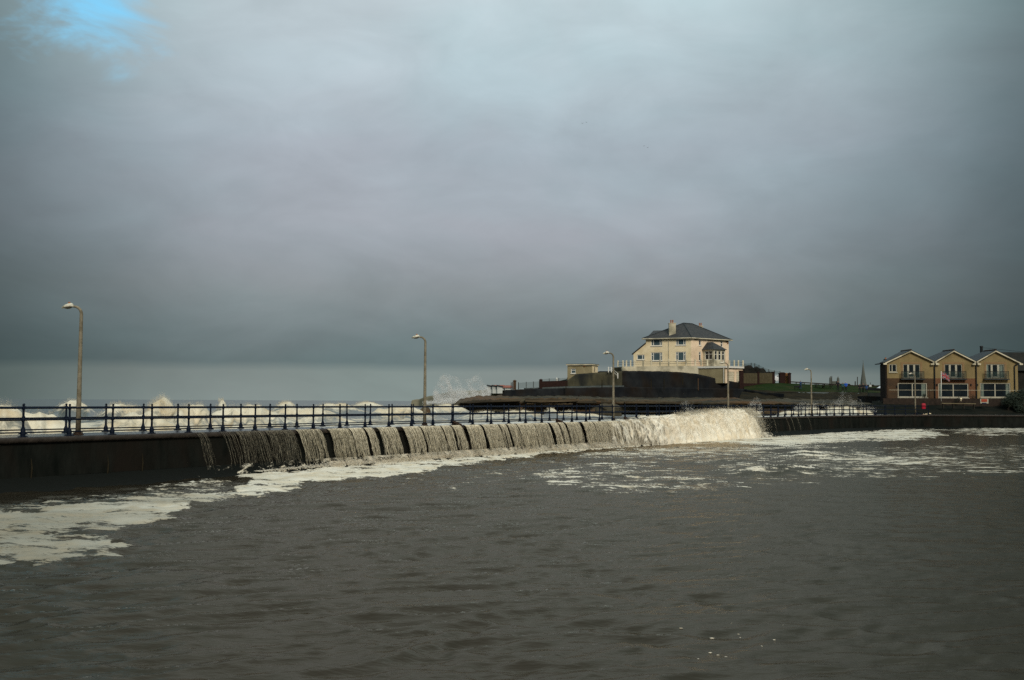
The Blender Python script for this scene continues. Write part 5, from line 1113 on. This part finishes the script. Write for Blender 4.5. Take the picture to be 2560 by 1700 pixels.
# brick pier and stub chimney at the seaward side of the first house
p0, p1 = P(2209, 1003, 146.2), P(2217.6, 906, 146.2); mb = MB(); mb.box(p0.x, p1.x, 145.2, 147.2, p0.z, p1.z); mb.box(p0.x-.05, p0.x+.12, 145.1, 147.3, p0.z, p1.z-.3); mb.build('brick_pier', mat('dark_brick', (.016, .012, .010), (.028, .02, .016), .9, 4), hA)
c0, c1 = P(2212.5, 906, 147), P(2218.5, 897.5, 147); mb = MB(); mb.box(c0.x, c1.x, 147, 147.6, c0.z, c1.z); mb.build('chimney', SLATEB, hA); a = P(2215.8, 897.5, 147); mb = MB(); mb.lathe((a.x, 147.3, a.z), [(.12, 0), (.1, .2), (.12, .22)], 8); mb.build('chimney_pot', POT, hA)
c0, c1 = P(2199.5, 911, 147), P(2216, 905.5, 147); mb = MB(); mb.hexa([(c0.x, 146.5, c0.z), (c1.x, 146.5, c1.z-.1), (c1.x, 149, c1.z-.1), (c0.x, 149, c0.z), (c0.x, 146.5, c0.z+.12), (c1.x, 146.5, c1.z+.05), (c1.x, 149, c1.z+.05), (c0.x, 149, c0.z+.12)]); mb.build('side_eave', SLATEB, hA)
# black flue behind the third roof, cable
a, b = P(2453.5, 886, 151), P(2453.5, 867, 151); mb = MB(); mb.tube([a, b], [.2, .2], 10); mb.tube([b, b+Vector((0, 0, .12))], [.26, .22], 10); mb.build('flue', PIPE, hC)
mb = MB(); mb.tube([P(2455, 869, 151), P(2500, 873.5, 153), P(2570, 881, 156)], .02, 4); tag(mb.build('overhead_cable', PIPE), 'thin overhead cable running from the black flue to the dark building', 'cable')
# dark building at the right-hand edge
Yd = 152; a, b = P(2512, 1010, Yd), P(2640, 884, Yd); t = thing('dark_house', (a.x, Yd, 4), 'dark house with plain ridged roof beyond the gabled row', 'house')
z0, z1, z2 = 3.5, P(2530, 925, Yd).z, b.z
mb = MB(); mb.box(a.x+.6, b.x, Yd, Yd+8, z0, z1); mb.build('wall', HEDGE, t)
mb = MB(); mb.add([(a.x, Yd-.4, z1-.1), (b.x, Yd-.4, z1-.1), (b.x, Yd+8.4, z1-.1), (a.x, Yd+8.4, z1-.1), (a.x+.4, Yd+4, z2+.35), (b.x, Yd+4, z2+.35)], [(0, 1, 5, 4), (2, 3, 4, 5), (3, 0, 4)]); mb.build('roof', HEDGE, t)

# garden, walls and things in front of the houses
kind(sheet('garden', [[(2180, 1042, 134), (2230, 1041, 136), (2420, 1042.5, 137), (2660, 1045, 138)], [(2180, 1030, 139), (2240, 1026, 140), (2420, 1022, 141), (2660, 1022, 141)], [(2180, 1004, 143), (2240, 1001, 143.8), (2420, 1000, 144), (2660, 1000, 144)], [(2180, 1002, 190), (2660, 1002, 200)]], SOIL, 120, .35), 'structure')
tag(strip_wall([(2208, 995.5, 1025, 142.4), (2340, 996, 1024, 142.2), (2450, 996.5, 1022, 142), (2640, 997, 1022, 142)], .35).build('garden_wall', mat('dark_garden_brick', (.020, .015, .012), (.036, .026, .02), .9, 3)), 'low dark brick garden wall below the big ground floor windows', 'wall')
fence = thing('wire_rail_fence', P(2222, 995, 141.5), 'thin wire rail fence in front of the ground floor windows', 'fence')
for x in np.arange(2222, 2560, 25.5): mb = MB(); mb.tube([P(x, 996.5, 142.3), P(x, 974.5, 142.3)], .02, 5); mb.build('post', PIPE, fence)
mb = MB(); mb.tube([P(2222, 975, 142.3), P(2560, 976, 142.3)], .018, 5); mb.build('rail', TERR, fence)
def bush(px, py, Y, r, label, n=420, m=HEDGE):
    c = P(px, py, Y); V, Fs = [], []
    lobes = [Vector((random.gauss(0, .45)*r, random.gauss(0, .4)*r, random.gauss(0, .28)*r)) for _ in range(7)]
    t = thing('bush', (c.x, c.y, c.z-r), label, 'bush'); 
    for k in range(n):
        l = random.choice(lobes); d = Vector((random.gauss(0, 1), random.gauss(0, 1), random.gauss(0, 1))).normalized()*r*.5*random.random()**.4
        p = c+l+d; s = r*random.uniform(.05, .12); a = Vector((random.gauss(0, 1), random.gauss(0, 1), random.gauss(0, .6))).normalized()*s; b = a.orthogonal().normalized()*s*.5
        o = len(V); V += [p-a, p+b, p+a, p-b]; Fs.append((o, o+1, o+2, o+3))
    mb = MB(); mb.add(V, Fs); mb.build('foliage', m, t)
    mb = MB()
    for k in range(5): q = c+lobes[k]*.8; mb.tube([(c.x, c.y, c.z-r), ((c.x+q.x)/2, (c.y+q.y)/2, (c.z-r+q.z)/2), tuple(q)], [r*.05, r*.035, r*.015], 5)
    mb.build('stem', WOOD, t)
LEAF = mat('dark_leaf', (.010, .016, .011), (.020, .027, .017), .7, 2)
bush(2545, 992, 141, 1.5, 'big dark bush at the corner of the rendered gabled house', 1500, LEAF); bush(2520, 1004, 140.6, 1.1, 'dark bush between the red and white sign and the big corner bush', 900, LEAF); bush(2555, 1015, 139.8, 1.2, 'low dark bush below the big corner bush', 900, LEAF)
bush(2312, 989, 143.6, .5, 'small dark shrub under the first big window', 300, LEAF); bush(2395, 997, 141.6, .45, 'small dark shrub beside the cream ball lamp', 260, LEAF); bush(2430, 992, 143.4, .6, 'small dark shrub at the downpipe of the middle house', 320, LEAF)
# flag pole with union flag
FP = thing('flag_pole', P(2353, 1002, 141), 'white flag pole with a blowing red white and blue flag', 'flag pole')
mb = MB(); mb.tube([P(2353, 1004, 141), P(2353, 929, 141)], [.05, .035], 8); mb.build('pole', WHITE, FP, True)
mb = MB(); tp_ = P(2353, 929, 141); mb.blob(tuple(tp_), .07, (1, 1, 1), 8, 5); mb.build('finial', WHITE, FP)
nx_, nz_ = 36, 20; o0 = P(2354, 931, 141); wv_, hv_ = P(2373.5, 935, 141)-o0, P(2356, 946, 141)-o0; mb = MB(); V = []
for j in range(nz_+1):
    for i in range(nx_+1):
        s, t = i/nx_, j/nz_; p = o0+wv_*s+hv_*t+Vector((0, .14*math.sin(s*7+t*2)*s, -.18*s*s+.05*math.sin(s*6))); V.append(tuple(p))
mb.v = V
for j in range(nz_):
    for i in range(nx_):
        s, t = (i+.5)/nx_*2-1, (j+.5)/nz_*2-1; dgn = min(abs(s-t), abs(s+t)); k = 0
        if dgn < .30: k = 1
        if dgn < .12: k = 2
        if abs(s) < .17 or abs(t) < .34: k = 1
        if abs(s) < .10 or abs(t) < .21: k = 2
        mb.f.append((j*(nx_+1)+i, j*(nx_+1)+i+1, (j+1)*(nx_+1)+i+1, (j+1)*(nx_+1)+i)); mb.mi.append(k)
mb.build('flag', [mat('flag_blue', (.035, .045, .10), None, .8), mat('flag_white', (.34, .30, .27), None, .8), mat('flag_red', (.34, .02, .04), None, .8)], FP, True)
# red and white notice, red box on a post, ball lamp, bits
NB = thing('notice_board', P(2461, 1010, 140.5), 'white bordered red notice board in front of the third gabled house', 'sign')
a, b = P(2451, 1008.5, 140.5), P(2471, 997, 140.5); mb = MB(); mb.box(a.x, b.x, 140.5, 140.56, a.z, b.z); mb.build('board', OFFW, NB)
a, b = P(2453.2, 1004.6, 140.49), P(2468, 997.6, 140.49); mb = MB(); mb.box(a.x, b.x, 140.47, 140.498, a.z, b.z); mb.build('red_panel', SIGNR, NB)
a, b = P(2455, 1009.5, 140.49), P(2466, 1006.8, 140.49); mb = MB(); mb.box(a.x, b.x, 140.46, 140.496, a.z, b.z); mb.build('dark_label', NAVY, NB)
for x in (2454, 2468): mb = MB(); mb.tube([P(x, 1016, 140.6), P(x, 1003, 140.6)], .04, 5); mb.build('leg', WOOD, NB)
RB = thing('red_box', P(2309, 1034, 137.6), 'small bright red lidded box on a post at the walkway end', 'box')
a, b = P(2304.7, 1022, 137.6), P(2313, 1013.6, 137.6); mb = MB(); mb.box(a.x, b.x, 137.45, 137.75, a.z, b.z); mb.build('body', RED, RB)
b2 = P(2313.3, 1008.2, 137.6); mb = MB(); mb.hexa([(a.x-.03, 137.42, b.z+.03), (b.x+.03, 137.42, b.z+.03), (b.x+.03, 137.78, b.z+.03), (a.x-.03, 137.78, b.z+.03), (a.x+.05, 137.47, b2.z), (b.x-.05, 137.47, b2.z), (b.x-.05, 137.73, b2.z), (a.x+.05, 137.73, b2.z)]); mb.build('lid', RED, RB)
mb = MB(); mb.tube([P(2309, 1036, 137.6), P(2309, 1021, 137.6)], .045, 6); mb.build('post', PIPE, RB)
a = P(2402.3, 997.3, 141); mb = MB(); mb.blob(tuple(a), .145, (1, 1, .95), 12, 8); mb.lathe((a.x, a.y, a.z-.3), [(.05, 0), (.05, .17)], 8); tag(mb.build('ball_lamp', CREAM, None, True), 'round cream ball lamp on the garden wall', 'garden lamp')
for x0, x1, y, Y, lb in ((2355, 2440, 1007.5, 139.6, 'long pale plank bench in front of the middle gabled house'),):
    t = thing('garden_bench', P(x0, y+6, Y), lb, 'bench'); a, b = P(x0, y, Y), P(x1, y+1.5, Y); mb = MB(); mb.hexa([(a.x, Y, a.z-.06), (b.x, Y, b.z-.06), (b.x, Y+.4, b.z-.06), (a.x, Y+.4, a.z-.06), (a.x, Y, a.z), (b.x, Y, b.z), (b.x, Y+.4, b.z), (a.x, Y+.4, a.z)]); mb.build('seat', OLIVE, t)
    for k in (.05, .35, .65, .95): q = a+(b-a)*k; mb = MB(); mb.box(q.x-.05, q.x+.05, Y+.05, Y+.35, q.z-.7, q.z-.06); mb.build('leg', WOOD, t)
mb = strip_wall([(2419, 1041.5, 1044, 135.2), (2560, 1044, 1046.5, 135.6)], .25); tag(mb.build('white_kerb', TERR), 'thin pale kerb along the top of the dark lakeside wall below the bushes', 'kerb')
def debris(px, py, Y, n, s, m, label, nm, cat):
    V = MB()
    for _ in range(n):
        c = P(px+random.gauss(0, 6), py+random.gauss(0, 2), Y+random.gauss(0, .3)); V.blob(tuple(c), s*random.uniform(.5, 1.2), (1.3, 1, .7), 6, 4, .25)
    return tag(V.build(nm, m), label, cat)
debris(2316, 1036, 136.4, 16, .11, CREAM, 'scatter of pale washed up stones beside the red box', 'stone_heap', 'stones')
debris(2195, 1040, 131, 26, .2, HEDGE, 'dark heap of weed on the walkway end near the first gabled house', 'weed_heap', 'seaweed')
debris(2240, 1041.5, 132.5, 20, .2, HEDGE, 'dark heap of weed below the pale lamp post by the gabled house', 'weed_heap', 'seaweed')
# crowd-control hoops at the walkway end
HP = thing('hoop_barrier', wv(50.8, 1.5, DECK), 'dark tubular hoop barrier standing between the two railings', 'barrier')
for k in range(5):
    u_ = 49.2+k*1.15; mb = MB(); a, b = wv(u_, 1.5, DECK+.02), wv(u_+.75, 1.5, DECK+.02); pts_ = [a, a+Vector((0, 0, .95))]
    for q in range(1, 8):
        an = math.pi*q/8; c = (a+b)/2; pts_.append(c+(a-c)*math.cos(an)+Vector((0, 0, .95+.16*math.sin(an))))
    pts_ += [b+Vector((0, 0, .95)), b]; mb.tube(pts_, .022, 6); mb.build('hoop', RAILP, HP, True)

# ------------------------------------------------------------------ gulls
GULL = mat('gull_grey', (.10, .10, .10), (.16, .16, .15), .8, 5)
def gull(px, py, Y, s, roll, label):
    c = P(px, py, Y); t = thing('gull', c, label, 'gull', 'gulls in the sky')
    mb = MB(); mb.tube([c+Vector((-.22*s, 0, 0)), c+Vector((-.1*s, 0, .01)), c+Vector((.1*s, 0, .015)), c+Vector((.2*s, 0, .03)), c+Vector((.27*s, 0, .02))], [.02*s, .07*s, .07*s, .05*s, .012*s], 8); mb.build('body', GULL, t, True)
    for k in (-1, 1):
        mb = MB(); pr_ = [(0, .08), (.25, .20+.1*roll*k), (.5, .12+.16*roll*k), (.72, -.06+.2*roll*k)]; V = []
        for d, z in pr_:
            ch = .11*(1-d*.75); x = k*d*s*.9
            V += [c+Vector((x, -ch*s, z*s)), c+Vector((x, ch*s, z*s)), c+Vector((x, 0, z*s+.02*s))]
        mb.add(V, [f_ for i in range(3) for f_ in ((3*i, 3*i+1, 3*i+4, 3*i+3), (3*i, 3*i+3, 3*i+5, 3*i+2), (3*i+1, 3*i+2, 3*i+5, 3*i+4))]); mb.build('wing', GULL, t)
gull(1456, 308.5, 190, .38, .15, 'gull flying high with drooped wings in a pair above the headland'); gull(1465.5, 306, 192, .36, -.6, 'gull banking steeply in a pair above the headland')
gull(1610, 365, 200, .34, -.4, 'small gull flying in the lower pair above the cream house'); gull(1619, 369, 200, .38, .5, 'gull with raised wing in the lower pair above the cream house')

for o in list(bpy.data.objects):
    if '_base' in o: del o['_base']
